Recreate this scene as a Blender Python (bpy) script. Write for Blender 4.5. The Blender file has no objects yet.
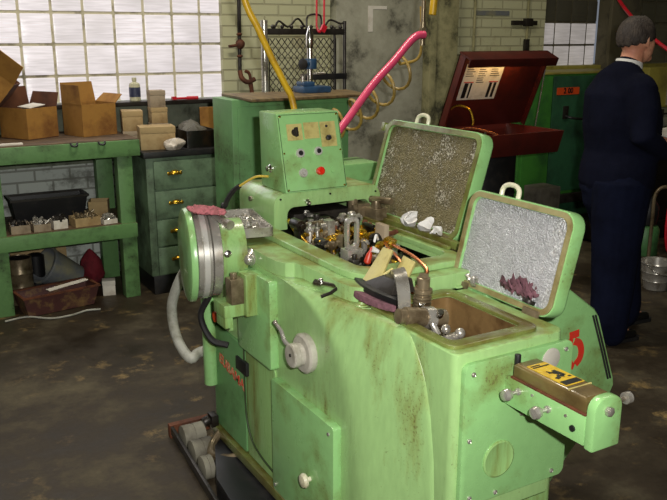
import bpy, bmesh, math, random
from mathutils import Vector, Matrix, Euler, noise
random.seed(7)
PI = math.pi
SC = bpy.context.scene
COL = SC.collection
V = Vector

# ---------------------------------------------------------------- materials
def lin(c):
    f = lambda x: (x/255/12.92) if x/255 <= .04045 else ((x/255+.055)/1.055)**2.4
    return (f(c[0]), f(c[1]), f(c[2]), 1)

MATS = {}
def mat(name, col, dirt=None, amt=.35, scale=6, rough=.45, metal=0, bump=.0, bscale=60, stretch=(1, 1, 1), top=0,
        var=.12, spec=.5, coat=0, emit=0, trans=0, fine=None, fth=.66, fsc=70):
    """procedural paint: base colour, patchy wear/grime in a second colour, fine variation and bump"""
    m = bpy.data.materials.new(name); m.use_nodes = True
    nt = m.node_tree; N = nt.nodes; Lk = nt.links
    b = N['Principled BSDF']
    tc = N.new('ShaderNodeTexCoord'); mp = N.new('ShaderNodeMapping'); mp.inputs['Scale'].default_value = stretch
    Lk.new(tc.outputs['Object'], mp.inputs['Vector'])
    n1 = N.new('ShaderNodeTexNoise'); n1.inputs['Scale'].default_value = scale; n1.inputs['Detail'].default_value = 8
    n1.inputs['Roughness'].default_value = .62
    Lk.new(mp.outputs[0], n1.inputs['Vector'])
    n2 = N.new('ShaderNodeTexNoise'); n2.inputs['Scale'].default_value = scale*7; n2.inputs['Detail'].default_value = 5
    Lk.new(mp.outputs[0], n2.inputs['Vector'])
    vr = N.new('ShaderNodeMapRange'); vr.inputs['To Min'].default_value = 1-var; vr.inputs['To Max'].default_value = 1+var
    Lk.new(n2.outputs['Fac'], vr.inputs['Value'])
    mu = N.new('ShaderNodeMix'); mu.data_type = 'RGBA'; mu.blend_type = 'MULTIPLY'; mu.inputs[0].default_value = 1
    if dirt:
        fac = n1.outputs['Fac']
        if top:
            g = N.new('ShaderNodeNewGeometry'); s = N.new('ShaderNodeSeparateXYZ'); Lk.new(g.outputs['Normal'], s.inputs[0])
            mx = N.new('ShaderNodeMath'); mx.operation = 'MAXIMUM'; mx.inputs[1].default_value = 0; Lk.new(s.outputs['Z'], mx.inputs[0])
            ma = N.new('ShaderNodeMath'); ma.operation = 'MULTIPLY_ADD'; ma.inputs[1].default_value = top
            Lk.new(mx.outputs[0], ma.inputs[0]); Lk.new(fac, ma.inputs[2]); fac = ma.outputs[0]
        r = N.new('ShaderNodeMapRange'); r.inputs['From Min'].default_value = .66-amt*.5; r.inputs['From Max'].default_value = .86-amt*.5
        r.clamp = True
        Lk.new(fac, r.inputs['Value'])
        mm = N.new('ShaderNodeMath'); mm.operation = 'MULTIPLY'; mm.inputs[1].default_value = .85; Lk.new(r.outputs[0], mm.inputs[0])
        mi = N.new('ShaderNodeMix'); mi.data_type = 'RGBA'
        mi.inputs['A'].default_value = lin(col); mi.inputs['B'].default_value = lin(dirt)
        Lk.new(mm.outputs[0], mi.inputs[0]); src = mi.outputs['Result']
        if fine:   # small chips of a third colour
            n3 = N.new('ShaderNodeTexNoise'); n3.inputs['Scale'].default_value = fsc; n3.inputs['Detail'].default_value = 8; n3.inputs['Roughness'].default_value = .7
            Lk.new(tc.outputs['Object'], n3.inputs['Vector'])
            r3 = N.new('ShaderNodeMapRange'); r3.inputs['From Min'].default_value = fth-.04; r3.inputs['From Max'].default_value = fth+.04
            m5 = N.new('ShaderNodeMath'); m5.operation = 'MULTIPLY_ADD'; m5.inputs[1].default_value = .7; Lk.new(n1.outputs['Fac'], m5.inputs[0]); Lk.new(n3.outputs['Fac'], m5.inputs[2])
            m6 = N.new('ShaderNodeMath'); m6.operation = 'SUBTRACT'; m6.inputs[1].default_value = .35; Lk.new(m5.outputs[0], m6.inputs[0]); Lk.new(m6.outputs[0], r3.inputs['Value'])
            m3 = N.new('ShaderNodeMix'); m3.data_type = 'RGBA'; m3.inputs['B'].default_value = lin(fine)
            m7 = N.new('ShaderNodeMath'); m7.operation = 'MULTIPLY'; m7.inputs[1].default_value = .7; Lk.new(r3.outputs[0], m7.inputs[0]); Lk.new(m7.outputs[0], m3.inputs[0]); Lk.new(src, m3.inputs['A']); src = m3.outputs['Result']
        Lk.new(src, mu.inputs['A'])
    else:
        mu.inputs['A'].default_value = lin(col)
    Lk.new(vr.outputs[0], mu.inputs['B'])
    Lk.new(mu.outputs['Result'], b.inputs['Base Color'])
    rr = N.new('ShaderNodeMapRange'); rr.inputs['To Min'].default_value = max(.04, rough-.12); rr.inputs['To Max'].default_value = min(1, rough+.14)
    Lk.new(n1.outputs['Fac'], rr.inputs['Value']); Lk.new(rr.outputs[0], b.inputs['Roughness'])
    b.inputs['Metallic'].default_value = metal
    b.inputs['Specular IOR Level'].default_value = spec
    b.inputs['Coat Weight'].default_value = coat
    b.inputs['Transmission Weight'].default_value = trans
    if emit:
        Lk.new(mu.outputs['Result'], b.inputs['Emission Color']); b.inputs['Emission Strength'].default_value = emit
    if bump:
        n4 = N.new('ShaderNodeTexNoise'); n4.inputs['Scale'].default_value = bscale; n4.inputs['Detail'].default_value = 4
        Lk.new(mp.outputs[0], n4.inputs['Vector'])
        bp = N.new('ShaderNodeBump'); bp.inputs['Strength'].default_value = bump; bp.inputs['Distance'].default_value = .01
        Lk.new(n4.outputs['Fac'], bp.inputs['Height']); Lk.new(bp.outputs[0], b.inputs['Normal'])
    MATS[name] = m
    return m

mat('machine_green', (146, 182, 118), (116, 112, 44), .22, 6, .30, top=.16, stretch=(1.5, 1.5, .45), bump=.05, bscale=35, var=.16, fine=(92, 80, 40), coat=.25, fth=.67, fsc=130)
mat('machine_green_streaked', (136, 174, 108), (106, 102, 34), .42, 5, .30, stretch=(4, 4, .6), bump=.04, fine=(80, 70, 36), coat=.2, fth=.67, fsc=130)
mat('machine_green_clean', (136, 184, 118), (108, 116, 54), .24, 4.5, .28, bump=.03, var=.10, fine=(90, 82, 46), coat=.3, fth=.70, fsc=120)
mat('machine_green_oily', (116, 128, 66), (84, 70, 26), .50, 7, .28, top=.05, bump=.06, bscale=30, coat=.3)
mat('chrome', (228, 226, 220), (150, 140, 120), .2, 20, .22, metal=.55)
mat('cabinet_green', (98, 144, 90), (66, 88, 46), .32, 4, .42, top=.05, bump=.03, fine=(54, 62, 34))
mat('bench_green', (94, 134, 80), (50, 70, 36), .36, 6, .5, bump=.08, fine=(38, 40, 26))
mat('drawer_green', (98, 122, 94), (60, 74, 54), .44, 7, .5, bump=.05, fine=(40, 44, 34))
mat('locker_green', (62, 126, 46), (38, 82, 40), .40, 3, .5)
mat('locker_green_dark', (40, 84, 56), (26, 52, 38), .4, 4, .5)
mat('washer_red', (80, 24, 17), (52, 16, 12), .38, 4, .42, bump=.03)
mat('dark_metal', (58, 54, 50), (30, 24, 18), .5, 9, .38, metal=.5, bump=.1)
mat('oily_black', (22, 19, 15), (52, 36, 16), .3, 9, .30, metal=.3, bump=.1)
mat('steel', (184, 180, 172), (104, 90, 68), .36, 14, .26, metal=.65)
mat('oily_brown', (124, 98, 62), (66, 42, 22), .45, 9, .35, metal=.15, bump=.08)
mat('steel_bright', (216, 214, 210), (150, 142, 128), .22, 20, .16, metal=1)
mat('steel_brown', (132, 118, 94), (66, 50, 30), .42, 14, .32, metal=.5, bump=.06)
mat('brass', (198, 158, 52), (120, 84, 26), .35, 20, .26, metal=.9)
mat('copper', (206, 132, 92), (128, 70, 40), .3, 20, .28, metal=.95)
mat('foil', (186, 186, 190), (120, 112, 90), .22, 7, .36, metal=.45, bump=1.0, bscale=190, var=.3, fine=(238, 238, 240), fth=.60, fsc=120)
mat('lid_rim_grey', (146, 138, 98), (104, 88, 44), .45, 9, .35, bump=.05)
mat('foil_oily', (118, 108, 74), (70, 60, 34), .45, 11, .42, metal=.35, bump=1.0, bscale=170, var=.45, fine=(220, 214, 196), fth=.60, fsc=140)
mat('cream_plastic', (206, 202, 176), (150, 140, 104), .25, 12, .35)
mat('grey_plastic', (172, 168, 156), (120, 114, 100), .3, 12, .35)
mat('red_plastic', (214, 40, 22), None, rough=.22, coat=.5)
mat('red_paint', (200, 50, 34), (160, 74, 50), .3, 30, .5)
mat('pale_red_text', (206, 66, 44), (206, 190, 150), .42, 60, .5)
mat('beige_plate', (184, 172, 108), (130, 112, 58), .3, 20, .45)
mat('black', (20, 20, 22), (44, 40, 36), .3, 12, .45)
mat('rubber', (26, 25, 26), (50, 46, 42), .3, 12, .6)
mat('cardboard', (156, 112, 48), (104, 62, 22), .42, 5, .85, bump=.05, stretch=(1, 1, 1))
mat('cardboard_dark', (92, 52, 26), (56, 28, 16), .45, 5, .85)
mat('cardboard_pale', (170, 146, 104), (128, 100, 62), .35, 6, .85)
mat('cardboard_grey', (158, 142, 120), (112, 96, 76), .35, 7, .85)
mat('paper', (214, 208, 196), (172, 160, 140), .3, 8, .8)
mat('white_plastic', (214, 212, 210), (168, 160, 150), .25, 8, .4)
mat('plastic_film', (196, 186, 172), (120, 104, 88), .38, 22, .28, bump=.5, bscale=30)
mat('rag_pink', (168, 96, 104), (110, 60, 60), .38, 22, .9, bump=.5, bscale=60)
mat('rag_maroon', (112, 74, 84), (70, 46, 50), .4, 22, .9, bump=.6, bscale=60)
mat('wood_top', (112, 92, 58), (62, 46, 28), .45, 4, .55, stretch=(6, 1, 1), bump=.05)
mat('bench_wood', (104, 82, 58), (52, 40, 30), .5, 5, .7, stretch=(1, 6, 1), bump=.1)
mat('rust', (104, 58, 34), (60, 34, 24), .45, 12, .7, metal=.2, bump=.2)
mat('rust_trough', (82, 48, 44), (150, 120, 70), .30, 11, .6, bump=.15)
mat('navy_cloth', (15, 17, 32), (9, 10, 22), .4, 4, .95, bump=.35, bscale=18, spec=.08)
mat('navy_trousers', (17, 21, 40), (11, 13, 27), .4, 4, .95, bump=.3, bscale=12, spec=.08)
mat('skin', (206, 148, 118), (186, 116, 92), .35, 10, .5, bump=.03)
mat('hair', (42, 33, 28), (70, 60, 52), .42, 30, .7, bump=.6, bscale=120, stretch=(1, 1, .4))
mat('shirt_white', (216, 214, 210), None, rough=.8)
mat('leather_black', (16, 15, 16), None, rough=.3)
mat('blue_paint', (40, 72, 104), (24, 38, 56), .35, 12, .4)
mat('yellow_hose', (206, 164, 34), (140, 96, 24), .30, 10, .4)
mat('olive_hose', (150, 124, 58), (92, 72, 34), .32, 12, .4)
mat('pink_hose', (214, 74, 110), (160, 60, 84), .2, 10, .3, coat=.3)
mat('nozzle_red', (176, 52, 30), None, rough=.4)
mat('red_hose', (190, 22, 40), (120, 20, 30), .2, 10, .35)
mat('grey_conduit', (168, 168, 158), (120, 118, 104), .3, 10, .5)
mat('roller_grey', (122, 118, 104), (84, 78, 66), .4, 8, .6)
mat('magbox_brown', (116, 98, 58), (78, 62, 34), .4, 7, .35, metal=.25, coat=.4)
mat('label_yellow', (208, 172, 44), (150, 110, 40), .3, 30, .35)
mat('orange_label', (208, 74, 24), (168, 50, 20), .3, 20, .5)
mat('bottle_glass', (190, 186, 156), (140, 134, 104), .2, 14, .2)
mat('label_dark', (48, 52, 78), (90, 92, 110), .3, 40, .5)
mat('bucket_grey', (104, 108, 112), (138, 134, 104), .42, 7, .55)
mat('maroon_cloth', (112, 22, 34), (62, 12, 20), .4, 12, .85, bump=.5, bscale=20)
mat('cylinder_green', (66, 112, 64), (40, 66, 42), .4, 8, .5)
mat('cable_yellow', (196, 170, 66), None, rough=.4)
mat('lamp_warm', (255, 190, 80), None, emit=9)
mat('ceiling_paint', (150, 148, 136), (110, 108, 96), .3, 1, .9)
mat('grey_box', (92, 88, 78), (60, 56, 48), .4, 9, .6)
mat('blue_cup', (150, 180, 206), None, rough=.4)
mat('locker_yellow', (150, 140, 62), (104, 94, 40), .4, 4, .55)
mat('seam', (40, 54, 22), None, rough=.6)

def brick_mat(name, c1, c2, mortar, dirt, amt, axes='XZ', bw=.42, bh=.2, ms=.008, rough=.8, dscale=1.3, bump=.5):
    m = bpy.data.materials.new(name); m.use_nodes = True; nt = m.node_tree; N = nt.nodes; Lk = nt.links; b = N['Principled BSDF']
    tc = N.new('ShaderNodeTexCoord'); s = N.new('ShaderNodeSeparateXYZ'); cb = N.new('ShaderNodeCombineXYZ')
    Lk.new(tc.outputs['Object'], s.inputs[0]); Lk.new(s.outputs[axes[0]], cb.inputs[0]); Lk.new(s.outputs[axes[1]], cb.inputs[1])
    br = N.new('ShaderNodeTexBrick'); br.inputs['Scale'].default_value = 1; br.inputs['Brick Width'].default_value = bw
    br.inputs['Row Height'].default_value = bh; br.inputs['Mortar Size'].default_value = ms; br.inputs['Mortar Smooth'].default_value = .4
    br.inputs['Color1'].default_value = lin(c1); br.inputs['Color2'].default_value = lin(c2); br.inputs['Mortar'].default_value = lin(mortar)
    Lk.new(cb.outputs[0], br.inputs['Vector'])
    n = N.new('ShaderNodeTexNoise'); n.inputs['Scale'].default_value = dscale; n.inputs['Detail'].default_value = 10; n.inputs['Roughness'].default_value = .7
    Lk.new(tc.outputs['Object'], n.inputs['Vector'])
    r = N.new('ShaderNodeMapRange'); r.inputs['From Min'].default_value = .68-amt*.5; r.inputs['From Max'].default_value = .80-amt*.5
    Lk.new(n.outputs['Fac'], r.inputs['Value'])
    mx = N.new('ShaderNodeMix'); mx.data_type = 'RGBA'; mx.inputs['B'].default_value = lin(dirt)
    mm = N.new('ShaderNodeMath'); mm.operation = 'MULTIPLY'; mm.inputs[1].default_value = .8
    Lk.new(r.outputs[0], mm.inputs[0]); Lk.new(mm.outputs[0], mx.inputs[0]); Lk.new(br.outputs['Color'], mx.inputs['A'])
    Lk.new(mx.outputs['Result'], b.inputs['Base Color']); b.inputs['Roughness'].default_value = rough
    bp = N.new('ShaderNodeBump'); bp.inputs['Strength'].default_value = bump; bp.inputs['Distance'].default_value = .01; bp.invert = True
    Lk.new(br.outputs['Fac'], bp.inputs['Height']); Lk.new(bp.outputs[0], b.inputs['Normal'])
    MATS[name] = m
brick_mat('painted_brick', (190, 189, 154), (184, 183, 146), (160, 157, 126), (120, 96, 66), .16, bw=.23, bh=.078)
brick_mat('painted_brick_low', (196, 202, 194), (184, 190, 184), (140, 142, 134), (100, 100, 92), .36, bw=.23, bh=.078, dscale=5)
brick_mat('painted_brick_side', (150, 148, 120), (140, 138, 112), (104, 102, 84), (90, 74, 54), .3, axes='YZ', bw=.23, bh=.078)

def floor_mat():
    m = bpy.data.materials.new('concrete_floor'); m.use_nodes = True; nt = m.node_tree; N = nt.nodes; Lk = nt.links; b = N['Principled BSDF']
    tc = N.new('ShaderNodeTexCoord')
    def ns(sc, d=8, rg=.6):
        n = N.new('ShaderNodeTexNoise'); n.inputs['Scale'].default_value = sc; n.inputs['Detail'].default_value = d; n.inputs['Roughness'].default_value = rg
        Lk.new(tc.outputs['Object'], n.inputs['Vector']); return n
    n1 = ns(1.5, 10, .7)
    cr = N.new('ShaderNodeValToRGB'); e = cr.color_ramp.elements
    e[0].position = .33; e[0].color = lin((34, 26, 17)); e[1].position = .70; e[1].color = lin((96, 88, 68))
    x = e.new(.5); x.color = lin((53, 44, 31))
    Lk.new(n1.outputs['Fac'], cr.inputs[0])
    n2 = ns(7, 10, .7)
    r2 = N.new('ShaderNodeMapRange'); r2.inputs['From Min'].default_value = .55; r2.inputs['From Max'].default_value = .70; Lk.new(n2.outputs['Fac'], r2.inputs['Value'])
    n2b = ns(1.1, 4)
    r2b = N.new('ShaderNodeMapRange'); r2b.inputs['From Min'].default_value = .47; r2b.inputs['From Max'].default_value = .58; Lk.new(n2b.outputs['Fac'], r2b.inputs['Value'])
    mm = N.new('ShaderNodeMath'); mm.operation = 'MULTIPLY'; Lk.new(r2.outputs[0], mm.inputs[0]); Lk.new(r2b.outputs[0], mm.inputs[1])
    mx = N.new('ShaderNodeMix'); mx.data_type = 'RGBA'; mx.inputs['B'].default_value = lin((158, 132, 84))
    Lk.new(mm.outputs[0], mx.inputs[0]); Lk.new(cr.outputs[0], mx.inputs['A'])
    n3 = ns(40, 4)
    vr = N.new('ShaderNodeMapRange'); vr.inputs['To Min'].default_value = .75; vr.inputs['To Max'].default_value = 1.25; Lk.new(n3.outputs['Fac'], vr.inputs['Value'])
    mu = N.new('ShaderNodeMix'); mu.data_type = 'RGBA'; mu.blend_type = 'MULTIPLY'; mu.inputs[0].default_value = 1
    Lk.new(mx.outputs['Result'], mu.inputs['A']); Lk.new(vr.outputs[0], mu.inputs['B']); Lk.new(mu.outputs['Result'], b.inputs['Base Color'])
    rr = N.new('ShaderNodeMapRange'); rr.inputs['From Min'].default_value = .35; rr.inputs['From Max'].default_value = .65
    rr.inputs['To Min'].default_value = .42; rr.inputs['To Max'].default_value = .85; b.inputs['Specular IOR Level'].default_value = .35
    Lk.new(n1.outputs['Fac'], rr.inputs['Value']); Lk.new(rr.outputs[0], b.inputs['Roughness'])
    bp = N.new('ShaderNodeBump'); bp.inputs['Strength'].default_value = .25; bp.inputs['Distance'].default_value = .01
    Lk.new(n2.outputs['Fac'], bp.inputs['Height']); Lk.new(bp.outputs[0], b.inputs['Normal'])
    MATS['concrete_floor'] = m
floor_mat()

def stained_mat(name, c1, c2, c3, s=2.2):
    m = bpy.data.materials.new(name); m.use_nodes = True; nt = m.node_tree; N = nt.nodes; Lk = nt.links; b = N['Principled BSDF']
    tc = N.new('ShaderNodeTexCoord'); n = N.new('ShaderNodeTexNoise'); n.inputs['Scale'].default_value = s; n.inputs['Detail'].default_value = 9; n.inputs['Roughness'].default_value = .68
    Lk.new(tc.outputs['Object'], n.inputs['Vector'])
    cr = N.new('ShaderNodeValToRGB'); e = cr.color_ramp.elements
    e[0].position = .36; e[0].color = lin(c3); e[1].position = .58; e[1].color = lin(c1); x = e.new(.46); x.color = lin(c2)
    Lk.new(n.outputs['Fac'], cr.inputs[0]); Lk.new(cr.outputs[0], b.inputs['Base Color']); b.inputs['Roughness'].default_value = .85
    MATS[name] = m
stained_mat('stained_concrete', (170, 168, 150), (150, 148, 130), (66, 64, 54))
stained_mat('stained_sill', (124, 130, 112), (108, 114, 98), (72, 74, 60), 4)
stained_mat('stained_post', (158, 152, 112), (130, 126, 90), (60, 58, 42), 5)

def glass_mat(name, col, strength, lo, base=150):
    m = bpy.data.materials.new(name); m.use_nodes = True; nt = m.node_tree; N = nt.nodes; Lk = nt.links; b = N['Principled BSDF']
    tc = N.new('ShaderNodeTexCoord'); mp = N.new('ShaderNodeMapping'); mp.inputs['Scale'].default_value = (2, 2, 26)
    Lk.new(tc.outputs['Object'], mp.inputs['Vector'])
    n = N.new('ShaderNodeTexNoise'); n.inputs['Scale'].default_value = 3; n.inputs['Detail'].default_value = 5; Lk.new(mp.outputs[0], n.inputs['Vector'])
    n2 = N.new('ShaderNodeTexNoise'); n2.inputs['Scale'].default_value = 2.5; Lk.new(tc.outputs['Object'], n2.inputs['Vector'])
    ad = N.new('ShaderNodeMath'); ad.operation = 'MULTIPLY'; Lk.new(n.outputs['Fac'], ad.inputs[0]); Lk.new(n2.outputs['Fac'], ad.inputs[1])
    r = N.new('ShaderNodeMapRange'); r.inputs['From Min'].default_value = .12; r.inputs['From Max'].default_value = .38
    r.inputs['To Min'].default_value = lo; r.inputs['To Max'].default_value = 1.0; Lk.new(ad.outputs[0], r.inputs['Value'])
    mu = N.new('ShaderNodeMath'); mu.operation = 'MULTIPLY'; mu.inputs[1].default_value = strength; Lk.new(r.outputs[0], mu.inputs[0])
    b.inputs['Base Color'].default_value = lin((base, base*.97, base*.9)); b.inputs['Roughness'].default_value = .15
    b.inputs['Emission Color'].default_value = lin(col); Lk.new(mu.outputs[0], b.inputs['Emission Strength'])
    bp = N.new('ShaderNodeBump'); bp.inputs['Strength'].default_value = .25; bp.inputs['Distance'].default_value = .01
    Lk.new(n.outputs['Fac'], bp.inputs['Height']); Lk.new(bp.outputs[0], b.inputs['Normal'])
    MATS[name] = m
glass_mat('glass_block_lit', (236, 228, 234), .92, .62)
glass_mat('glass_block_lit_far', (214, 206, 204), .45, .6)
glass_mat('glass_block_dark', (120, 112, 76), .05, .5, 62)
mat('mortar', (196, 188, 160), (96, 90, 72), .35, 10, .85)
mat('mortar_dark', (84, 78, 58), (50, 46, 36), .35, 10, .85)

# ---------------------------------------------------------------- geometry helpers
OFF = {}
def tag(o, label=None, cat=None, group=None, kind=None):
    if label: o['label'] = label
    if cat: o['category'] = cat
    if group: o['group'] = group
    if kind: o['kind'] = kind
    return o
def thing(name, label, cat, loc=(0, 0, 0), group=None, rotz=None, rot=None):
    """Empty at the thing's base. rotz None: children are written in world coordinates; else in local ones."""
    o = bpy.data.objects.new(name, None); COL.objects.link(o); o.location = loc; o.empty_display_size = .1
    if rotz is not None or rot is not None:
        o.rotation_euler = rot if rot else (0, 0, rotz); OFF[o.name] = V((0, 0, 0))
    else: OFF[o.name] = V(loc)
    return tag(o, label, cat, group)

def rot(e): return Euler([math.radians(a) for a in e]).to_matrix()
def P3(plane, u, v, a):
    return V((u, v, a)) if plane == 'xy' else V((a, u, v)) if plane == 'yz' else V((u, a, v))
def rr(x0, x1, y0, y1, r, n=6):
    if not isinstance(r, (tuple, list)): r = (r,)*4
    pts = []
    for (cx, cy, a0, q) in ((x1-r[0], y0+r[0], -90, r[0]), (x1-r[1], y1-r[1], 0, r[1]), (x0+r[2], y1-r[2], 90, r[2]), (x0+r[3], y0+r[3], 180, r[3])):
        for i in range(n+1):
            a = math.radians(a0+90*i/n); pts.append((cx+q*math.cos(a), cy+q*math.sin(a)))
    return pts
def catmull(pts, k=6):
    P = [V(p) for p in pts]
    if len(P) < 3: return P
    out = []
    for i in range(len(P)-1):
        p0 = P[i-1] if i else P[0]*2-P[1]; p1 = P[i]; p2 = P[i+1]; p3 = P[i+2] if i+2 < len(P) else P[-1]*2-P[-2]
        for j in range(k):
            t = j/k
            out.append(.5*((2*p1)+(p2-p0)*t+(2*p0-5*p1+4*p2-p3)*t*t+(3*p1-p0-3*p2+p3)*t**3))
    out.append(P[-1]); return out

class MB:
    def __init__(s): s.bm = bmesh.new()
    def loft(s, loops, cap0=True, cap1=True, closed=True):
        bm = s.bm; vs = [[bm.verts.new(p) for p in lp] for lp in loops]
        n = len(vs[0])
        for a, b in zip(vs[:-1], vs[1:]):
            for i in range(n if closed else n-1):
                j = (i+1) % n
                try: bm.faces.new((a[i], a[j], b[j], b[i]))
                except ValueError: pass
        if cap0: bm.faces.new(vs[0][::-1])
        if cap1: bm.faces.new(vs[-1])
        return s
    def box(s, x0, x1, y0, y1, z0, z1):
        return s.loft([[V((x0, y0, z)), V((x1, y0, z)), V((x1, y1, z)), V((x0, y1, z))] for z in (z0, z1)])
    def obox(s, c, size, e=(0, 0, 0)):
        R = rot(e); c = V(c); a, b, h = [q/2 for q in size]
        return s.loft([[c+R@V((x*a, y*b, z*h)) for x, y in ((-1, -1), (1, -1), (1, 1), (-1, 1))] for z in (-1, 1)])
    def cyl(s, p0, p1, r0, r1=None, n=24, cap=True):
        p0 = V(p0); p1 = V(p1); r1 = r0 if r1 is None else r1
        d = (p1-p0).normalized(); u = d.orthogonal().normalized(); w = d.cross(u)
        return s.loft([[p+(u*math.cos(2*PI*i/n)+w*math.sin(2*PI*i/n))*r for i in range(n)] for p, r in ((p0, r0), (p1, r1))], cap, cap)
    def hexb(s, p0, p1, r): return s.cyl(p0, p1, r, n=6)
    def lathe(s, prof, o=(0, 0, 0), axis=(0, 0, 1), n=28, cap=True):
        o = V(o); d = V(axis).normalized(); u = d.orthogonal().normalized(); w = d.cross(u)
        return s.loft([[o+d*h+(u*math.cos(2*PI*i/n)+w*math.sin(2*PI*i/n))*max(r, .0003) for i in range(n)] for r, h in prof], cap, cap)
    def tube(s, pts, r, n=8, smooth=True, k=6):
        P = catmull(pts, k) if smooth else [V(p) for p in pts]
        u = None; loops = []
        m = len(P)
        for i, p in enumerate(P):
            d = (P[min(i+1, m-1)]-P[max(i-1, 0)]).normalized()
            u = d.orthogonal().normalized() if u is None else (u-d*u.dot(d)).normalized()
            w = d.cross(u)
            q = r if not isinstance(r, (list, tuple)) else r[0]+(r[1]-r[0])*i/(m-1)
            loops.append([p+(u*math.cos(2*PI*j/n)+w*math.sin(2*PI*j/n))*q for j in range(n)])
        return s.loft(loops)
    def prism(s, pts, plane, a, b):
        return s.loft([[P3(plane, u, v, q) for u, v in pts] for q in (a, b)])
    def ring(s, outer, inner, plane, a, b):
        bm = s.bm; n = len(outer)
        L = [[bm.verts.new(P3(plane, u, v, q)) for u, v in pts] for pts in (outer, inner) for q in (a, b)]
        oa, ob, ia, ib = L
        for i in range(n):
            j = (i+1) % n
            for f in ((oa[i], oa[j], ob[j], ob[i]), (ia[j], ia[i], ib[i], ib[j]), (ob[i], ob[j], ib[j], ib[i]), (oa[j], oa[i], ia[i], ia[j])):
                bm.faces.new(f)
        return s
    def ell(s, c, rad, n=16, m=10, e=(0, 0, 0)):
        R = rot(e); c = V(c)
        loops = []
        for k in range(m+1):
            a = PI*k/m; q = max(math.sin(a), .002)
            loops.append([c+R@V((rad[0]*q*math.cos(2*PI*i/n), rad[1]*q*math.sin(2*PI*i/n), rad[2]*math.cos(a))) for i in range(n)])
        return s.loft(loops)
    def xf(s, M):
        for v in s.bm.verts: v.co = M @ v.co
        return s
    def jitter(s, amp, sc=8, seed=0):
        for v in s.bm.verts: v.co += V(noise.noise_vector(v.co*sc+V((seed, seed*2, 0))))*amp
        return s
    def build(s, name, material, parent=None, bevel=0, seg=2, origin=None, ang=32):
        bm = s.bm
        bmesh.ops.recalc_face_normals(bm, faces=bm.faces[:])
        if bevel:
            ed = [e for e in bm.edges if len(e.link_faces) == 2 and e.calc_face_angle(0) > math.radians(40)]
            try: bmesh.ops.bevel(bm, geom=ed, offset=bevel, segments=seg, affect='EDGES', profile=.6, clamp_overlap=True)
            except Exception: pass
        off = V((0, 0, 0))
        if parent is not None: off = OFF.get(parent.name, off)
        elif origin is not None: off = V(origin)
        for v in bm.verts: v.co -= off
        me = bpy.data.meshes.new(name)
        bm.to_mesh(me); bm.free()
        for p in me.polygons: p.use_smooth = True
        me.set_sharp_from_angle(angle=math.radians(ang))
        for mm in (material if isinstance(material, (list, tuple)) else [material]): me.materials.append(MATS[mm])
        o = bpy.data.objects.new(name, me); COL.objects.link(o)
        if parent is not None: o.parent = parent; OFF[o.name] = off
        elif origin is not None: o.location = origin; OFF[o.name] = off
        return o

def text(body, size, M, material, parent, name='lettering', ext=.0006, sx=1, bold=0):
    """flat lettering; M = world matrix (x reading direction, y up, z out)"""
    cu = bpy.data.curves.new(name, 'FONT'); cu.body = body; cu.size = size; cu.extrude = ext; cu.offset = bold
    cu.align_x = 'CENTER'; cu.align_y = 'CENTER'; cu.materials.append(MATS[material])
    t = bpy.data.objects.new(name, cu); COL.objects.link(t)
    dg = bpy.context.evaluated_depsgraph_get(); me = bpy.data.meshes.new_from_object(t.evaluated_get(dg))
    bpy.data.objects.remove(t)
    off = OFF.get(parent.name, V((0, 0, 0)))
    me.transform(Matrix.Translation(-off) @ M @ Matrix.Diagonal((sx, 1, 1, 1)))
    o = bpy.data.objects.new(name, me); COL.objects.link(o); o.parent = parent; OFF[o.name] = off
    if not me.materials: me.materials.append(MATS[material])
    return o
def MX(x, y, z, o): return Matrix(((x[0], y[0], z[0], o[0]), (x[1], y[1], z[1], o[1]), (x[2], y[2], z[2], o[2]), (0, 0, 0, 1)))
FACE_Y = lambda o: MX((1, 0, 0), (0, 0, 1), (0, -1, 0), o)      # faces the viewer side (-Y)
FACE_X = lambda o: MX((0, -1, 0), (0, 0, 1), (-1, 0, 0), o)     # faces -X

def copy_tree(o, parent=None):
    c = o.copy(); COL.objects.link(c)
    if parent is not None: c.parent = parent
    for ch in list(o.children): copy_tree(ch, c)
    return c
def rag(name, matn, c, size, seed, label, cat, parent=None, n=18, tilt=(0, 0, 0), amp=.02, thick=.01):
    """crumpled cloth lying down"""
    bm = MB(); b = bm.bm; R = rot(tilt)
    loops = []
    for i in range(n+1):
        row = []
        for j in range(n+1):
            u = i/n-.5; w = j/n-.5
            e = 1+.22*noise.noise(V((math.atan2(w, u)*1.4, seed, 0)))
            m = max(abs(u), abs(w)); rd = math.hypot(u, w) or 1
            u2, w2 = u*m/rd*1.2*e, w*m/rd*1.2*e
            h = abs(noise.noise(V((u*5+seed, w*5, seed))))*amp*1.8*(1-m*.8)+abs(noise.noise(V((u*12+seed, w*12, seed))))*amp*.6
            row.append(V(c)+R@V((u2*size[0], w2*size[1], h)))
        loops.append(row)
    bm.loft(loops, False, False, closed=False)
    o = bm.build(name, matn, parent, origin=None if parent else c)
    md = o.modifiers.new('thickness', 'SOLIDIFY'); md.thickness = thick*.4; md.offset = 1
    if not parent: tag(o, label, cat)
    return o

# ================================================================ THE ROOM
def struct(o): o['kind'] = 'structure'; return o
YW = 5.60
struct(MB().box(-4, 11, -3, 6.4, -.1, 0).build('floor', 'concrete_floor'))
struct(MB().box(-4, 11, -3, 6.4, 4.2, 4.3).build('ceiling', 'ceiling_paint'))
struct(MB().box(-4.1, -4, -3, 6.4, 0, 4.2).build('wall_left', 'painted_brick_side'))
struct(MB().box(11, 11.1, -3, 6.4, 0, 4.2).build('wall_right', 'painted_brick_side'))
struct(MB().box(-4.1, 11.1, -3.1, -3, 0, 4.2).build('wall_front', 'painted_brick'))
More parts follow.
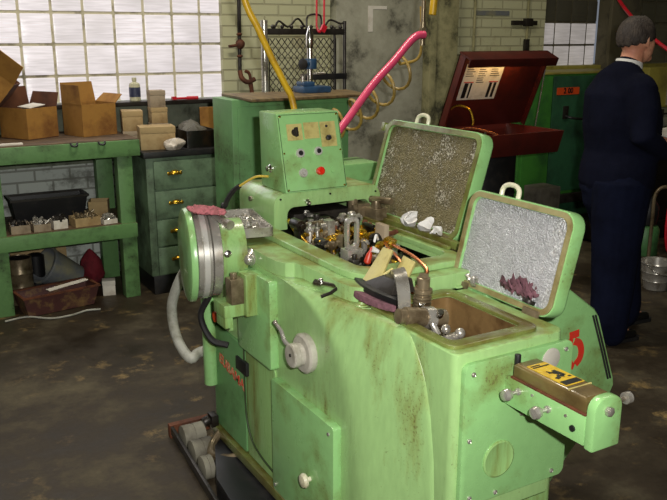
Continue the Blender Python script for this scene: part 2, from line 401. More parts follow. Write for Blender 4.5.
# back wall: solid parts around the glass block windows
W1 = (-.9, 2.30, 1.215, 3.2); W2 = (5.46, 6.16, 1.38, 3.2); W3 = (6.36, 8.9, 1.38, 3.2)
wb = MB()
wb.box(-4, W1[0], YW, YW+.25, 0, 4.2); wb.box(W1[1], W2[0], YW, YW+.25, 0, 4.2)
wb.box(W3[1], 11, YW, YW+.25, 0, 4.2)
for w in (W1,): wb.box(w[0], w[1], YW, YW+.25, w[3], 4.2)
wb.box(W2[0], W3[1], YW, YW+.25, W2[3], 4.2); wb.box(W2[0], W3[1], YW, YW+.25, 0, W2[2])
struct(wb.build('wall_back', 'painted_brick'))
struct(MB().box(W1[0], W1[1], YW, YW+.25, 0, W1[2]).build('wall_back', 'painted_brick_low'))
def glassblocks(name, w, pitch, x_off, z_off, m_gl, m_mo, darkrow=None):
    gx0, gx1, gz0, gz1 = w
    a = MB(); d = MB(); nx = int((gx1-gx0)/pitch)+2; nz = int((gz1-gz0)/pitch)+2
    root = thing(name, None, None, (gx0, YW, gz0)); root['kind'] = 'structure'
    mo = MB().box(gx0, gx1, YW+.044, YW+.2, gz0, gz1)
    mo.build('mortar_joints', m_mo, root)
    for i in range(-1, nx):
        for k in range(-1, nz):
            x0 = gx0+x_off+i*pitch; z0 = gz0+z_off+k*pitch
            xa, xb = max(x0+.009, gx0), min(x0+pitch-.009, gx1); za, zb = max(z0+.009, gz0), min(z0+pitch-.009, gz1)
            if xb-xa < .03 or zb-za < .03: continue
            t = d if (darkrow and z0 > darkrow) else a
            t.box(xa, xb, YW+.035, YW+.1, za, zb)
    a.build('glass_blocks', m_gl, root, bevel=.008)
    if darkrow: d.build('glass_blocks', 'glass_block_dark', root, bevel=.008)
    else: d.bm.free()
    return root
glassblocks('window_1', W1, .2045, -.02, -.030, 'glass_block_lit', 'mortar')
glassblocks('window_2', W2, .205, -.04, -.02, 'glass_block_lit_far', 'mortar_dark', 1.70)
glassblocks('window_3', W3, .205, .02, -.02, 'glass_block_dark', 'mortar_dark')
struct(MB().box(W1[0], 2.30, 5.47, YW, 1.185, 1.213).build('trim_1', 'dark_metal', bevel=.004))
struct(MB().box(W2[0]-.05, W3[1], 5.52, YW, 1.30, 1.38).build('trim_2', 'locker_yellow', bevel=.01))
struct(MB().box(W1[0], 2.30, YW-.012, YW, .80, 1.184).build('trim_3', 'stained_sill', bevel=.003))
# stained concrete pier and the battered post beside it
struct(MB().box(3.20, 4.07, 5.5, YW+.001, 0, 4.2).build('wall_pier', 'stained_concrete', bevel=.012))
struct(MB().box(4.09, 4.34, 5.44, YW+.001, 0, 4.2).box(4.02, 4.09, 5.40, 5.5, 0, 4.2).build('wall_post', 'stained_post', bevel=.012))
struct(MB().box(6.14, 6.36, 5.38, YW+.001, 0, 4.2).box(6.06, 6.44, 5.36, 5.40, 0, 4.2).build('wall_column', 'mortar_dark', bevel=.006))
# ================================================================ THE MACHINE
mach = thing('metalworking_machine', 'large light green oil-stained metalworking machine with two open lids, filling the middle', 'machine', (1.4, 2.3, 0))
G, GC, GS, GO = 'machine_green', 'machine_green_clean', 'machine_green_streaked', 'machine_green_oily'

# --- lower body, lofted: side face at X 1.08, front sweeping round to the feed box
def bodyloop(z, y1, y2, xl=1.08, yb=2.82):
    a = (1.137-1.087)/(y1-.02-(y2+.012)) if y1-.02 > y2+.03 else 0
    pts = [(xl, yb), (xl, 2.5), (xl, 2.2), (xl, y1+.05), (xl, y1+.028), (xl+.0015, y1+.010), (xl+.0040, y1-.006), (xl+.0075, y1-.020), (xl+.0125, y1-.040), (xl+.0125+.50*(1.151-xl-.0125)+.004, y1-.040-.42*(y1-.08-y2)),
           (1.151, y2+.050), (1.1575, y2+.026), (1.1605, y2+.014), (1.166, y2+.010), (1.176, y2+.014), (1.192, y2+.02), (1.192, 1.83), (1.60, 1.83), (1.66, 1.86), (1.70, 1.93), (1.70, yb)]
    return [V((a_, b, z)) for a_, b in pts]
lv = [(.10, 1.69, 1.455), (.37, 1.713, 1.466), (.58, 1.755, 1.480), (.70, 1.80, 1.500), (.775, 1.845, 1.522), (.82, 1.90, 1.545), (.855, 1.965, 1.568), (.878, 2.02, 1.585), (.892, 2.08, 1.602), (.898, 2.16, 1.64)]
MB().loft([bodyloop(*a) for a in lv]).build('body_casting', G, mach, ang=50)
MB().prism([(1.086, 2.82), (1.086, 2.17), (1.128, 2.03), (1.150, 1.83), (1.20, 1.80), (1.25, 1.83), (1.25, 2.82)], 'xy', .86, .8992).build('hood_top', G, mach)
MB().prism(rr(1.165, 1.62, 1.50, 1.86, .03, 4), 'xy', .10, .43).build('front_base', GS, mach, bevel=.008)
MB().box(1.50, 1.68, 1.84, 1.99, .60, .905).build('hinge_block', G, mach, bevel=.01)

# --- upper deck with the main opening
OPN = (1.25, 1.585, 1.985, 2.78)
deck_o = [(1.095, 2.84), (1.083, 2.82), (1.083, 2.30), (1.086, 2.25), (1.10, 2.215), (1.125, 2.20), (1.14, 2.17), (1.145, 1.95), (1.155, 1.90), (1.18, 1.865), (1.22, 1.85), (1.40, 1.85), (1.60, 1.85), (1.66, 1.86), (1.69, 1.90), (1.70, 1.96), (1.70, 2.4), (1.70, 2.84)]
def ring_between(outer, inner_rect, n=64, r=.05):
    """resample both outlines by angle so that a ring can be stitched"""
    x0, x1, y0, y1 = inner_rect; cx, cy = (x0+x1)/2, (y0+y1)/2
    def cast(poly, a):
        d = (math.cos(a), math.sin(a)); best = None
        for i in range(len(poly)):
            p, q = poly[i], poly[(i+1) % len(poly)]
            ex, ey = q[0]-p[0], q[1]-p[1]; den = d[0]*ey-d[1]*ex
            if abs(den) < 1e-9: continue
            t = ((p[0]-cx)*ey-(p[1]-cy)*ex)/den; u = ((p[0]-cx)*d[1]-(p[1]-cy)*d[0])/den
            if t > 0 and -1e-6 <= u <= 1+1e-6 and (best is None or t < best): best = t
        return (cx+d[0]*best, cy+d[1]*best)
    inn = rr(x0, x1, y0, y1, r, 6)
    angs = sorted([math.atan2(q[1]-cy, q[0]-cx) for q in inn]+[math.atan2(q[1]-cy, q[0]-cx) for q in outer])
    angs = [a for i, a in enumerate(angs) if i == 0 or a-angs[i-1] > 1e-3]
    return [cast(outer, a) for a in angs], [cast(inn, a) for a in angs]
o_, i_ = ring_between(deck_o, OPN)
MB().ring(o_, i_, 'xy', .80, .945).build('deck', G, mach, bevel=.010, seg=3)
# raised coaming round the opening
co = [(1.185, 2.52), (1.185, 2.02), (1.192, 1.96), (1.212, 1.925), (1.25, 1.91), (1.55, 1.91), (1.60, 1.925), (1.615, 1.97), (1.615, 2.80), (1.185, 2.80)]
o_, i_ = ring_between(co, OPN)
MB().ring(o_, i_, 'xy', .944, .966).build('opening_rim', G, mach, bevel=.007, seg=3)
w = MB(); x0, x1, y0, y1 = OPN
w.ring(rr(x0-.012, x1+.012, y0-.012, y1+.012, .05), rr(x0, x1, y0, y1, .05), 'xy', .70, .93)
w.box(x0-.005, x1+.005, y0, y1, .69, .71)
w.build('tool_well', 'oily_black', mach)
# gutter strip towards the rear lid
MB().box(1.60, 1.615, 2.02, 2.55, .966, .978).box(1.665, 1.69, 1.98, 2.64, .945, .975).build('lid_ledge', GO, mach, bevel=.004)
MB().box(1.618, 1.664, 2.0, 2.60, .944, .950).build('gutter', 'oily_black', mach)

# --- bonnet with arched front
bo = [(1.19, .94)]+[(1.19, 1.02)]
def arch(x0, x1, zt, r, n=7, zb=.95):
    p = [(x0, zb)]
    for i in range(n+1): a = PI-PI/2*i/n; p.append((x0+r+r*math.cos(a), zt-r+r*math.sin(a)))
    for i in range(n+1): a = PI/2-PI/2*i/n; p.append((x1-r+r*math.cos(a), zt-r+r*math.sin(a)))
    p.append((x1, zb)); return p
oa = arch(1.249, 1.715, 1.090, .05); ia = arch(1.305, 1.665, 1.032, .03)
b = MB(); bm = b.bm
L = [[bm.verts.new(V((u, y, z))) for u, z in pts] for pts in (oa, ia) for y in (2.60, 2.92)]
for i in range(len(oa)-1):
    for f in ((L[0][i], L[0][i+1], L[1][i+1], L[1][i]), (L[2][i+1], L[2][i], L[3][i], L[3][i+1]), (L[1][i], L[1][i+1], L[3][i+1], L[3][i]), (L[0][i+1], L[0][i], L[2][i], L[2][i+1])): bm.faces.new(f)
for k in (0, -1): bm.faces.new((L[0][k], L[1][k], L[3][k], L[2][k]))
b.build('bonnet', G, mach, bevel=.006, ang=40)
b = MB(); 
b.box(1.30, 1.67, 2.88, 2.91, .945, 1.05)
b.build('bonnet_back_plate', 'oily_black', mach)
MB().cyl((1.385, 2.592, 1.050), (1.385, 2.60, 1.050), .010).lathe([(.004, 0), (.009, .004), (.009, .010), (.004, .016)], (1.385, 2.576, 1.046), (0, 1, 0)).build('catch_knob', 'steel_bright', mach)
MB().cyl((1.252, 2.80, 1.04), (1.24, 2.80, 1.04), .010).build('plug_button', 'steel', mach)
for (x, z) in ((1.275, 1.068), (1.485, 1.070), (1.69, 1.06)):
    MB().cyl((x, 2.5985, z), (x, 2.595, z), .004, n=10).build('screw', 'dark_metal', mach)

# --- control console
cp = [(2.580, 1.0905), (2.790, 1.0905), (2.80, 1.375), (2.652, 1.375)]
con = MB().prism(cp, 'yz', 1.289, 1.552).build('control_console', GC, mach, bevel=.006)
nrm = V((0, -.2845, .072)).normalized(); upv = V((0, .072, .2845)).normalized()
hgt = math.hypot(.072, .2845)
def cpt(u, v, d=0): return V((1.289+.263*u, 2.580, 1.0905))+upv*(hgt*(1-v))+nrm*d
def cplate(u0, u1, v0, v1, name, m):
    MB().loft([[cpt(u0, v1, d), cpt(u1, v1, d), cpt(u1, v0, d), cpt(u0, v0, d)] for d in (.0003, .0025)]).build(name, m, con)
MB().ring([tuple(q) for q in rr(.0, 1, 0, 1, .02, 1)], [tuple(q) for q in rr(.006, .994, .006, .994, .02, 1)], 'xy', 0, 1).xf(
    MX(V((1, 0, 0))*.253, upv*-hgt*.965, nrm*.0018, cpt(.02, .018, .0004))).build('cover_plate_edge', 'seam', con)
cplate(.13, .37, .14, .345, 'legend_plate', 'beige_plate'); cplate(.40, .64, .13, .335, 'legend_plate', 'beige_plate'); cplate(.66, .91, .13, .45, 'legend_plate', 'beige_plate')

def button(u, v, r, h, m, name='push_button', bezel=True):
    p = cpt(u, v, .002)
    if bezel:
        bz = MB().lathe([(r*1.45, 0), (r*1.45, h*.5), (r*1.3, h*.75), (r*.8, h*.75), (r*.8, h*.3)], p, nrm, 24).build('bezel', 'chrome', con)
    MB().lathe([(r*(.78 if bezel else .98), 0), (r*(.78 if bezel else .98), h*.8), (r*.65, h), (r*.3, h)], p, nrm, 24).build(name, m, con)
button(.29, .51, .0120, .014, 'black'); button(.58, .50, .0115, .014, 'black'); button(.30, .76, .0120, .012, 'chrome')
button(.57, .755, .0158, .018, 'red_plastic', 'stop_button', False); button(.80, .755, .0125, .004, GC, 'indicator_lens', False)
p = cpt(.25, .245, .002); MB().lathe([(.014, 0), (.014, .006), (.012, .009)], p, nrm).build('selector_base', 'dark_metal', con)
MB().loft([[p+V((1, 0, 0))*a*.005+upv*b_*.017+nrm*d for a, b_ in ((-1, -1), (1, -1), (1, 1), (-1, 1))] for d in (.006, .022)]).build('selector_switch', 'dark_metal', con, bevel=.002)
button(.76, .19, .005, .006, 'dark_metal', 'small_knob', False); button(.77, .34, .0105, .014, 'black', 'round_knob', False)
for (u, v) in ((.05, .04), (.95, .04), (.05, .50), (.95, .50), (.05, .96), (.95, .96)):
    p = cpt(u, v); MB().cyl(p, p+nrm*.003, .0035, n=10).build('screw', 'brass', con)
MB().lathe([(.016, 0), (.016, .006), (.010, .012), (.010, .018), (.004, .02)], (1.289, 2.70, 1.168), (-1, 0, 0)).build('side_button', 'steel_bright', con)

# --- rear housing behind the console
MB().box(1.56, 2.165, 3.0, 3.20, .3, .985).build('rear_housing', 'cabinet_green', mach, bevel=.012)
MB().box(1.60, 2.10, 3.20, 3.40, .3, 1.065).build('rear_housing', GC, mach, bevel=.01)
MB().box(1.26, 1.70, 2.82, 3.05, .25, .94).build('gear_housing', G, mach, bevel=.02)

# --- front feed box (nose) with its pocket
NO = rr(1.163, 1.533, 1.42, 1.98, (.03, .03, .03, .022), 5); NI = rr(1.200, 1.438, 1.485, 1.80, .02, 5)
MB().ring(NO, NI, 'xy', .42, .898).build('feed_box', G, mach, bevel=.008, seg=3)
MB().prism(rr(1.168, 1.52, 1.435, 1.90, .03, 5), 'xy', .425, .69).build('feed_box_floor', G, mach)
MB().ring(rr(1.170, 1.470, 1.445, 1.84, .035, 5), NI, 'xy', .897, .909).build('pocket_rim', GO, mach, bevel=.004)
MB().ring(rr(1.196, 1.442, 1.481, 1.804, .02, 5), rr(1.203, 1.435, 1.488, 1.797, .02, 5), 'xy', .703, .896).build('pocket_lining', 'oily_brown', mach)
MB().box(1.20, 1.438, 1.485, 1.80, .70, .715).build('pocket_floor', 'oily_brown', mach)
cov = MB().prism(rr(1.182, 1.548, .475, .872, .022, 5), 'xz', 1.404, 1.421).build('front_cover_plate', GC, mach, bevel=.004)
for (x, z) in ((1.208, .845), (1.52, .85), (1.204, .665), (1.213, .50), (1.30, .492), (1.50, .497), (1.375, .70)):
    MB().lathe([(.0065, 0), (.0065, .003), (.004, .005), (.003, .004)], (x, 1.404, z), (0, -1, 0), 12).build('screw', 'steel', cov)
MB().lathe([(.052, 0), (.052, .004), (.047, .006), (.044, .005)], (1.305, 1.405, .588), (0, -1, 0), 36).build('round_cap', GS, cov)
MB().lathe([(.031, 0), (.031, .003), (.029, .004)], (1.468, 1.405, .832), (0, -1, 0), 30).build('round_label', 'grey_plastic', cov)

# --- big side guard with the painted number
gp = [(1.55, .14), (1.55, .90), (1.80, .885), (1.86, .875), (1.905, .855), (2.03, .765), (2.055, .735), (2.155, .49), (2.16, .46), (2.145, .43), (1.87, .14)]
gd = MB().prism(gp, 'xz', 1.76, 2.06).build('side_guard', GC, mach, bevel=.012, seg=3)
MB().box(1.5, 1.66, 1.70, 1.85, .30, .86).build('guard_bracket', G, mach, bevel=.01)
b = MB()
for k in range(2): b.tube([(2.028-.012*k, 1.755, .745), (2.085-.012*k, 1.755, .61), (2.130-.012*k, 1.755, .495)], .0035, smooth=False)
b.build('rubber_seal', 'rubber', gd)
MB().lathe([(.012, 0), (.012, .015), (.02, .02), (.02, .04), (.012, .045)], (2.15, 1.9, .50), (1, 0, 0)).build('latch_knob', 'cream_plastic', gd)
# stencilled figure 5
def stroke(pts, wd, name='painted_number'):
    b = MB(); P = [V(p) for p in catmull([(q[0], q[1], 0) for q in pts], 5)]
    lo = []
    for i, p in enumerate(P):
        d = (P[min(i+1, len(P)-1)]-P[max(i-1, 0)]).normalized(); s = V((-d.y, d.x, 0))*wd/2
        lo.append([V((q.x, y, q.y)) for q, y in ((p-s, 1.7575), (p+s, 1.7575), (p+s, 1.759), (p-s, 1.759))])
    b.loft(lo).build(name, 'red_paint', gd)
stroke([(1.917, 0.690), (1.940, 0.692), (1.960, 0.694)], .026)
stroke([(1.923, 0.678), (1.923, 0.660), (1.927, 0.648)], .022)
stroke([(1.941, 0.668), (1.965, 0.656), (1.977, 0.628), (1.973, 0.600), (1.955, 0.582)], .026)
stroke([(1.948, 0.576), (1.933, 0.584), (1.923, 0.600)], .024)
# --- side panels on the left face
dn = MB().prism(rr(1.825, 2.243, .135, .548, .012, 4), 'yz', 1.052, 1.082).build('side_door', GC, mach, bevel=.006)
MB().lathe([(.008, 0), (.008, .014), (.022, .016), (.024, .022), (.020, .030), (.008, .034)], (1.052, 1.968, .312), (-1, 0, 0)).build('door_knob', 'cream_plastic', dn)
for y, z in ((1.85, .52), (2.22, .16), (1.85, .16)): MB().cyl((1.052, y, z), (1.048, y, z), .006, n=12).build('screw', 'steel', dn)
MB().prism(rr(2.235, 2.505, .572, .882, .012, 4), 'yz', 1.050, 1.082).build('side_panel', GC, mach, bevel=.007)
MB().prism(rr(2.50, 2.80, .14, .565, .01, 4), 'yz', 1.068, 1.082).build('side_panel', 'cabinet_green', mach, bevel=.004)
sp = MB().prism(rr(2.252, 2.495, .14, .565, .01, 4), 'yz', 1.072, 1.082).build('side_panel', GS, mach, bevel=.004)
MB().tube([(1.069, 2.50, .56), (1.069, 2.50, .36), (1.069, 2.485, .27), (1.069, 2.44, .21), (1.069, 2.36, .185), (1.069, 2.26, .175)], .0035).build('seam_line', 'seam', mach)
MB().prism(rr(2.62, 2.80, .58, .80, .012, 4), 'yz', 1.064, 1.082).build('side_panel', G, mach, bevel=.004)
MB().box(1.060, 1.074, 2.465, 2.56, .462, .512).build('type_plate', 'black', mach, bevel=.002)
text('EUBAMA', .055, FACE_X((1.0655, 2.618, .425)) @ Matrix.Rotation(math.radians(-8), 4, 'Z'), 'pale_red_text', mach, 'maker_lettering', sx=1.12, bold=.0012)
MB().cyl((1.052, 2.795, .31), (1.052, 2.795, .74), .028).build('round_post', GC, mach, bevel=.004)
MB().box(1.05, 1.085, 1.72, 2.80, .10, .135).build('base_lip', 'machine_green_oily', mach, bevel=.004)
b = MB(); b.obox((1.05, 2.79, .155), (.03, .05, .05)); b.cyl((1.035, 2.79, .16), (1.01, 2.79, .15), .02); b.build('drain_fitting', 'dark_metal', mach, bevel=.004)
MB().tube([(1.06, 2.74, .12), (1.02, 2.72, .09), (.99, 2.66, .075), (1.03, 2.60, .08), (1.08, 2.58, .09)], .016).build('drain_pipe', 'steel_brown', mach)
# control knob with flange and lever
kn = MB().lathe([(.060, 0), (.063, .006), (.063, .020), (.056, .026), (.040, .026)], (1.08, 2.025, .710), (-1, 0, 0), 40).build('dial_flange', 'grey_plastic', mach)
MB().lathe([(.036, 0), (.036, .015), (.038, .018), (.038, .034), (.034, .038), (.012, .038)], (1.054, 2.025, .710), (-1, 0, 0), 32).build('dial_knob', 'grey_plastic', kn, bevel=.001)
MB().cyl((1.020, 2.02, .715), (1.013, 2.02, .715), .005).build('screw', 'dark_metal', kn)
b = MB(); b.tube([(1.045, 2.06, .715), (1.03, 2.085, .735), (1.025, 2.10, .765), (1.02, 2.125, .782)], (.008, .006)); b.ell((1.02, 2.13, .785), (.008, .008, .008)); b.build('lever', 'steel', kn)
# --- pulley drum at the left rear
DA = V((.975, -.20, 0)).normalized(); DC = V((.888, 2.575, .915))
def drum(prof, off, name, m, **k): return MB().lathe(prof, DC+DA*off, DA, 56).build(name, m, mach, **k)
drum([(.10, -.004), (.150, 0), (.160, .004), (.164, .012), (.164, .024), (.150, .028)], 0, 'pulley_disc', GC)
drum([(.146, 0), (.152, .004), (.152, .050), (.146, .052)], .026, 'pulley_drum', 'steel')
drum([(.152, 0), (.156, .002), (.156, .020), (.152, .022)], .046, 'clamp_band', 'chrome')
drum([(.146, 0), (.150, .002), (.150, .030), (.146, .032)], .080, 'pulley_drum', 'steel')
drum([(.10, 0), (.118, .006), (.118, .090), (.10, .095)], .110, 'pulley_housing', GS)
b = MB(); b.cyl((.975, 2.50, 1.058), (.985, 2.40, 1.050), .011); b.cyl((.984, 2.41, 1.051), (.987, 2.385, 1.049), .015); b.build('clamp_pin', 'steel', mach)
MB().lathe([(.0, -.002), (.012, 0), (.012, .006), (.008, .008), (.0, .008)], (.978, 2.397, .95), (-.2, -1, .25)).build('clamp_screw', 'steel_bright', mach)
b = MB(); b.box(1.01, 1.060, 2.33, 2.40, .74, .885); b.box(.94, 1.04, 2.35, 2.45, .74, .785); b.box(.945, .975, 2.36, 2.44, .70, .75); b.build('tool_bracket', GS, mach, bevel=.006)
b = MB(); b.box(.965, 1.010, 2.345, 2.395, .785, .872); b.cyl((.985, 2.37, .872), (.985, 2.37, .89), .012); b.build('bracket_bolt', 'steel_brown', mach, bevel=.002)
b = MB(); b.cyl((1.085, 2.44, .915), (1.065, 2.42, .912), .03, .022); b.ell((1.065, 2.42, .912), (.02, .02, .02)); b.build('grease_cap', 'steel', mach)
b = MB(); b.tube([(.99, 2.62, .735), (.97, 2.66, .65), (1.0, 2.64, .56), (1.05, 2.60, .54)], .012); b.build('hydraulic_hose', 'rubber', mach)
b = MB(); b.cyl((1.03, 2.6, .66), (1.0, 2.6, .66), .02); b.build('hose_coupling', 'orange_label', mach)

# --- front lid and rear lid
def lid(name, o, top, along, L, depth, m_shell, m_in, border, hgt_, label, handle_s, border_m):
    o = V(o); s = V((0, -1, 0)); h = (V(top)-o); H = hgt_; h.normalize(); t = s.cross(h)
    if t.x < 0: t = -t
    M = MX(s, h, t, o)
    sh = MB(); out = rr(0, L, 0, H, .045, 7); inn = rr(border, L-border, border, H-border, .03, 7)
    sh.ring(out, inn, 'xy', 0, depth); sh.prism(out, 'xy', depth-.008, depth); sh.xf(M)
    r = sh.build(name, m_shell, mach, bevel=.006)
    bo_ = MB().ring(rr(.004, L-.004, .004, H-.004, .043, 7), rr(border-.002, L-border+.002, border-.002, H-border+.002, .03, 7), 'xy', -.004, 0).xf(M).build('lid_rim', border_m, r)
    ins = MB(); n = 46; m2 = 34; lo = []
    for i in range(n+1):
        row = []
        for j in range(m2+1):
            a = border-.004+(L-2*border+.008)*i/n; c = border-.004+(H-2*border+.008)*j/m2
            row.append(V((a, c, .010+.0022*noise.noise(V((a*60, c*60, 3)))+.0022*noise.noise(V((a*150, c*150, 8))))))
        lo.append(row)
    ins.loft(lo, False, False, closed=False); ins.xf(M); ins.build('foil_liner', m_in, r)
    a = handle_s
    hb = MB().tube([(a-.036, H-.004, depth*.5), (a-.034, H+.022, depth*.5), (a-.015, H+.034, depth*.5), (a+.015, H+.034, depth*.5), (a+.034, H+.022, depth*.5), (a+.036, H-.004, depth*.5)], .0075, n=10).xf(M)
    hb.build('handle', 'cream_plastic', r)
    for q in (.06, L-.07):
        MB().box(q-.03, q+.03, -.014, .014, -.012, -.003).cyl((q-.03, -.012, -.006), (q+.03, -.012, -.006), .007, n=12).xf(M).build('hinge', 'steel_brown', r, bevel=.001)
    return M, r
MF, lidf = lid('front_lid', (1.535, 1.915, .900), (1.607, 1.915, 1.190), None, .435, .045, GC, 'foil', .022, .300, None, .145, 'lid_rim_grey')
MR, lidr = lid('rear_lid', (1.690, 2.672, .962), (1.798, 2.672, 1.335), None, .585, .05, GC, 'foil_oily', .024, .385, None, .19, 'machine_green_oily')
b = MB(); b.box(-.05, .02, .335, .362, .01, .022); b.box(-.05, -.028, .335, .368, .008, .03); b.box(-.012, .0, .12, .34, .01, .022); b.xf(MR); b.build('stay_bracket', 'machine_green_oily', lidr, bevel=.002)

# --- works inside the main opening
def part(b, name, m, parent=mach, bevel=.002, **k): return b.build(name, m, parent, bevel=bevel, **k)
b = MB(); b.box(1.262, 1.30, 2.05, 2.72, .71, .80); b.box(1.54, 1.575, 2.02, 2.72, .71, .83); part(b, 'bed_rail', 'oily_black')
b = MB(); b.box(1.36, 1.62, 2.66, 2.78, .71, .99); b.box(1.40, 1.50, 2.58, 2.66, .80, .98); part(b, 'headstock', 'dark_metal', bevel=.006)
b = MB(); b.lathe([(.05, 0), (.05, .03), (.038, .04), (.038, .08), (.02, .1), (.012, .1)], (1.45, 2.58, .93), (0, -1, 0)); part(b, 'spindle', 'steel_brown', bevel=0)
b = MB(); b.cyl((1.36, 2.56, .965), (1.45, 2.54, .965), .034); b.box(1.35, 1.43, 2.52, 2.62, .86, .955); b.cyl((1.40, 2.55, .99), (1.40, 2.55, 1.01), .012); part(b, 'cam_cover', 'dark_metal')
b = MB()
b.ring(rr(1.312-.024, 1.312+.024, .975, 1.085, .018, 5), rr(1.312-.013, 1.312+.013, .990, 1.070, .011, 5), 'xz', 2.145, 2.163)
b.box(1.283, 1.341, 2.13, 2.178, .88, .980); b.cyl((1.312, 2.154, 1.08), (1.312, 2.154, 1.10), .008, n=12); b.ell((1.312, 2.154, 1.095), (.014, .014, .010))
b.cyl((1.300, 2.125, .955), (1.300, 2.135, .955), .008, n=12); b.cyl((1.325, 2.125, .93), (1.325, 2.135, .93), .008, n=12)
part(b, 'slotted_bracket', 'steel')
b = MB(); b.box(1.275, 1.35, 2.12, 2.19, .71, .88); b.cyl((1.26, 2.15, .90), (1.37, 2.15, .90), .018); part(b, 'bracket_foot', 'dark_metal')
b = MB(); b.box(1.51, 1.53, 2.26, 2.32, .72, 1.01); b.box(1.49, 1.56, 2.26, 2.32, .90, .915); part(b, 'support_plate', 'cardboard_grey')
rnd = random.Random(3)
k = 0
for i in range(9):
    for j in range(8):
        x = 1.272+.037*j+rnd.uniform(-.010, .010)*1; y = 2.03+.052*i+rnd.uniform(-.012, .012)
        if j > 3 and i < 2: continue
        z = .86+.09*rnd.random()+.07*(i/9); r = rnd.uniform(.009, .021); mm = rnd.choice(['dark_metal', 'dark_metal', 'steel_brown', 'steel', 'oily_black', 'steel_brown', 'brass', 'oily_black'])
        b = MB(); t = rnd.random()
        if t < .35:
            b.cyl((x, y, .71), (x, y, z), r*.7); b.hexb((x, y, z), (x, y, z+.014), r); b.cyl((x, y, z+.014), (x, y, z+.03), r*.4); nm = 'adjusting_bolt'
        elif t < .6:
            b.box(x-r, x+r, y-r*1.3, y+r*1.3, .71, z); b.cyl((x-r-.02, y, z-.02), (x+r+.02, y, z-.02), .009, n=14); nm = 'tool_slide'
        elif t < .8:
            b.cyl((x, y-.03, z), (x, y+.03, z), r); b.cyl((x, y-.05, z), (x, y-.03, z), r*.5); b.box(x-.005, x+.005, y-.02, y+.02, .71, z); nm = 'shaft'
        else:
            b.lathe([(r*.4, -.012), (r*1.2, -.008), (r*1.2, .008), (r*.4, .012)], (x, y, z), (1, .2, 0)); b.cyl((x-.025, y, z), (x+.025, y, z), .005, n=10); b.box(x-.003, x+.003, y-.003, y+.003, .71, z); nm = 'gear_wheel'
        part(b, nm, mm, bevel=.0015)
for i in range(34):
    x = rnd.uniform(1.31, 1.64); y = rnd.uniform(2.30, 2.62); z = rnd.uniform(.945, .975)+.02*(y > 2.45)
    if x > 1.56: y = max(y, 2.45)
    mm = rnd.choice(['steel_brown', 'dark_metal', 'brass', 'steel_brown', 'dark_metal', 'rust', 'steel']); b = MB()
    dx, dy = rnd.choice(((.035, .004), (.006, .035), (.02, .02)))
    b.cyl((x-dx, y-dy, z), (x+dx, y+dy, z+rnd.uniform(-.01, .01)), rnd.uniform(.005, .012), n=12); b.box(x-.008, x+.008, y-.008, y+.008, z-.07, z+rnd.uniform(.0, .012)); b.hexb((x+dx, y+dy, z), (x+dx*1.25, y+dy*1.25, z), .012)
    part(b, rnd.choice(['lever_arm', 'shaft', 'tool_clamp']), mm, bevel=.0015)
b = MB()
b.tube([(1.30, 2.58, .99), (1.29, 2.50, .96), (1.285, 2.42, .93), (1.29, 2.32, .94)], .009); b.cyl((1.285, 2.40, .93), (1.285, 2.46, .95), .014); part(b, 'coolant_pipe', 'brass', bevel=0)
b = MB(); b.lathe([(.003, 0), (.005, .015), (.010, .025), (.012, .05), (.008, .055)], (1.325, 2.055, 1.005), (-.25, .1, -1)); part(b, 'coolant_nozzle', 'nozzle_red', bevel=0)
b = MB(); b.tube([(1.335, 2.055, 1.02), (1.345, 2.06, 1.04), (1.365, 2.08, 1.02)], .004); b.cyl((1.325, 2.05, 1.0), (1.345, 2.045, .99), .010, .006); part(b, 'nozzle_tip', 'white_plastic', bevel=0)
b = MB(); b.tube([(1.36, 2.09, .985), (1.385, 2.10, .995), (1.42, 2.11, .995)], .008); b.hexb((1.375, 2.09, .99), (1.39, 2.10, .995), .014); b.ell((1.355, 2.09, .98), (.012, .012, .012)); part(b, 'nozzle_pipe', 'brass', bevel=0)

# rear lid hardware lying along the hinge
b = MB(); b.box(1.60, 1.655, 2.58, 2.66, .95, 1.02); b.cyl((1.585, 2.60, 1.0), (1.66, 2.60, 1.0), .016); b.cyl((1.60, 2.62, 1.0), (1.60, 2.62, 1.05), .02); b.box(1.63, 1.68, 2.50, 2.60, .965, 1.01); b.cyl((1.65, 2.53, 1.0), (1.65, 2.53, 1.04), .018); b.cyl((1.67, 2.60, 1.03), (1.70, 2.50, 1.035), .014)
part(b, 'latch_mechanism', 'steel_brown')

# --- works in the front pocket
b = MB(); b.box(1.215, 1.30, 1.60, 1.72, .715, .84); b.cyl((1.175, 1.655, .925), (1.30, 1.645, .90), .026); b.cyl((1.155, 1.657, .928), (1.178, 1.655, .924), .021); part(b, 'tool_holder', 'steel_brown')
b = MB(); b.cyl((1.235, 1.65, .911), (1.262, 1.648, .907), .031); part(b, 'clamp_collar', 'steel', bevel=0)
b = MB()
pr = [(.016, 0)]
for i in range(6): pr += [(.026, .008+i*.010), (.026, .013+i*.010), (.019, .014+i*.010), (.019, .017+i*.010)]
pr += [(.027, .072), (.027, .084), (.019, .085), (.019, .116), (.014, .119)]
b.lathe(pr, (1.298, 1.745, .874), (.03, 0, 1), 26); b.cyl((1.298, 1.745, .71), (1.298, 1.745, .90), .02); b.hexb((1.3015, 1.745, .990), (1.302, 1.745, 1.000), .015); part(b, 'ribbed_spindle', 'steel_brown', bevel=0)
b = MB(); b.cyl((1.262, 1.70, .90), (1.258, 1.69, .935), .008); b.cyl((1.25, 1.60, .93), (1.245, 1.59, .945), .009); part(b, 'set_screw', 'steel_bright', bevel=.001)
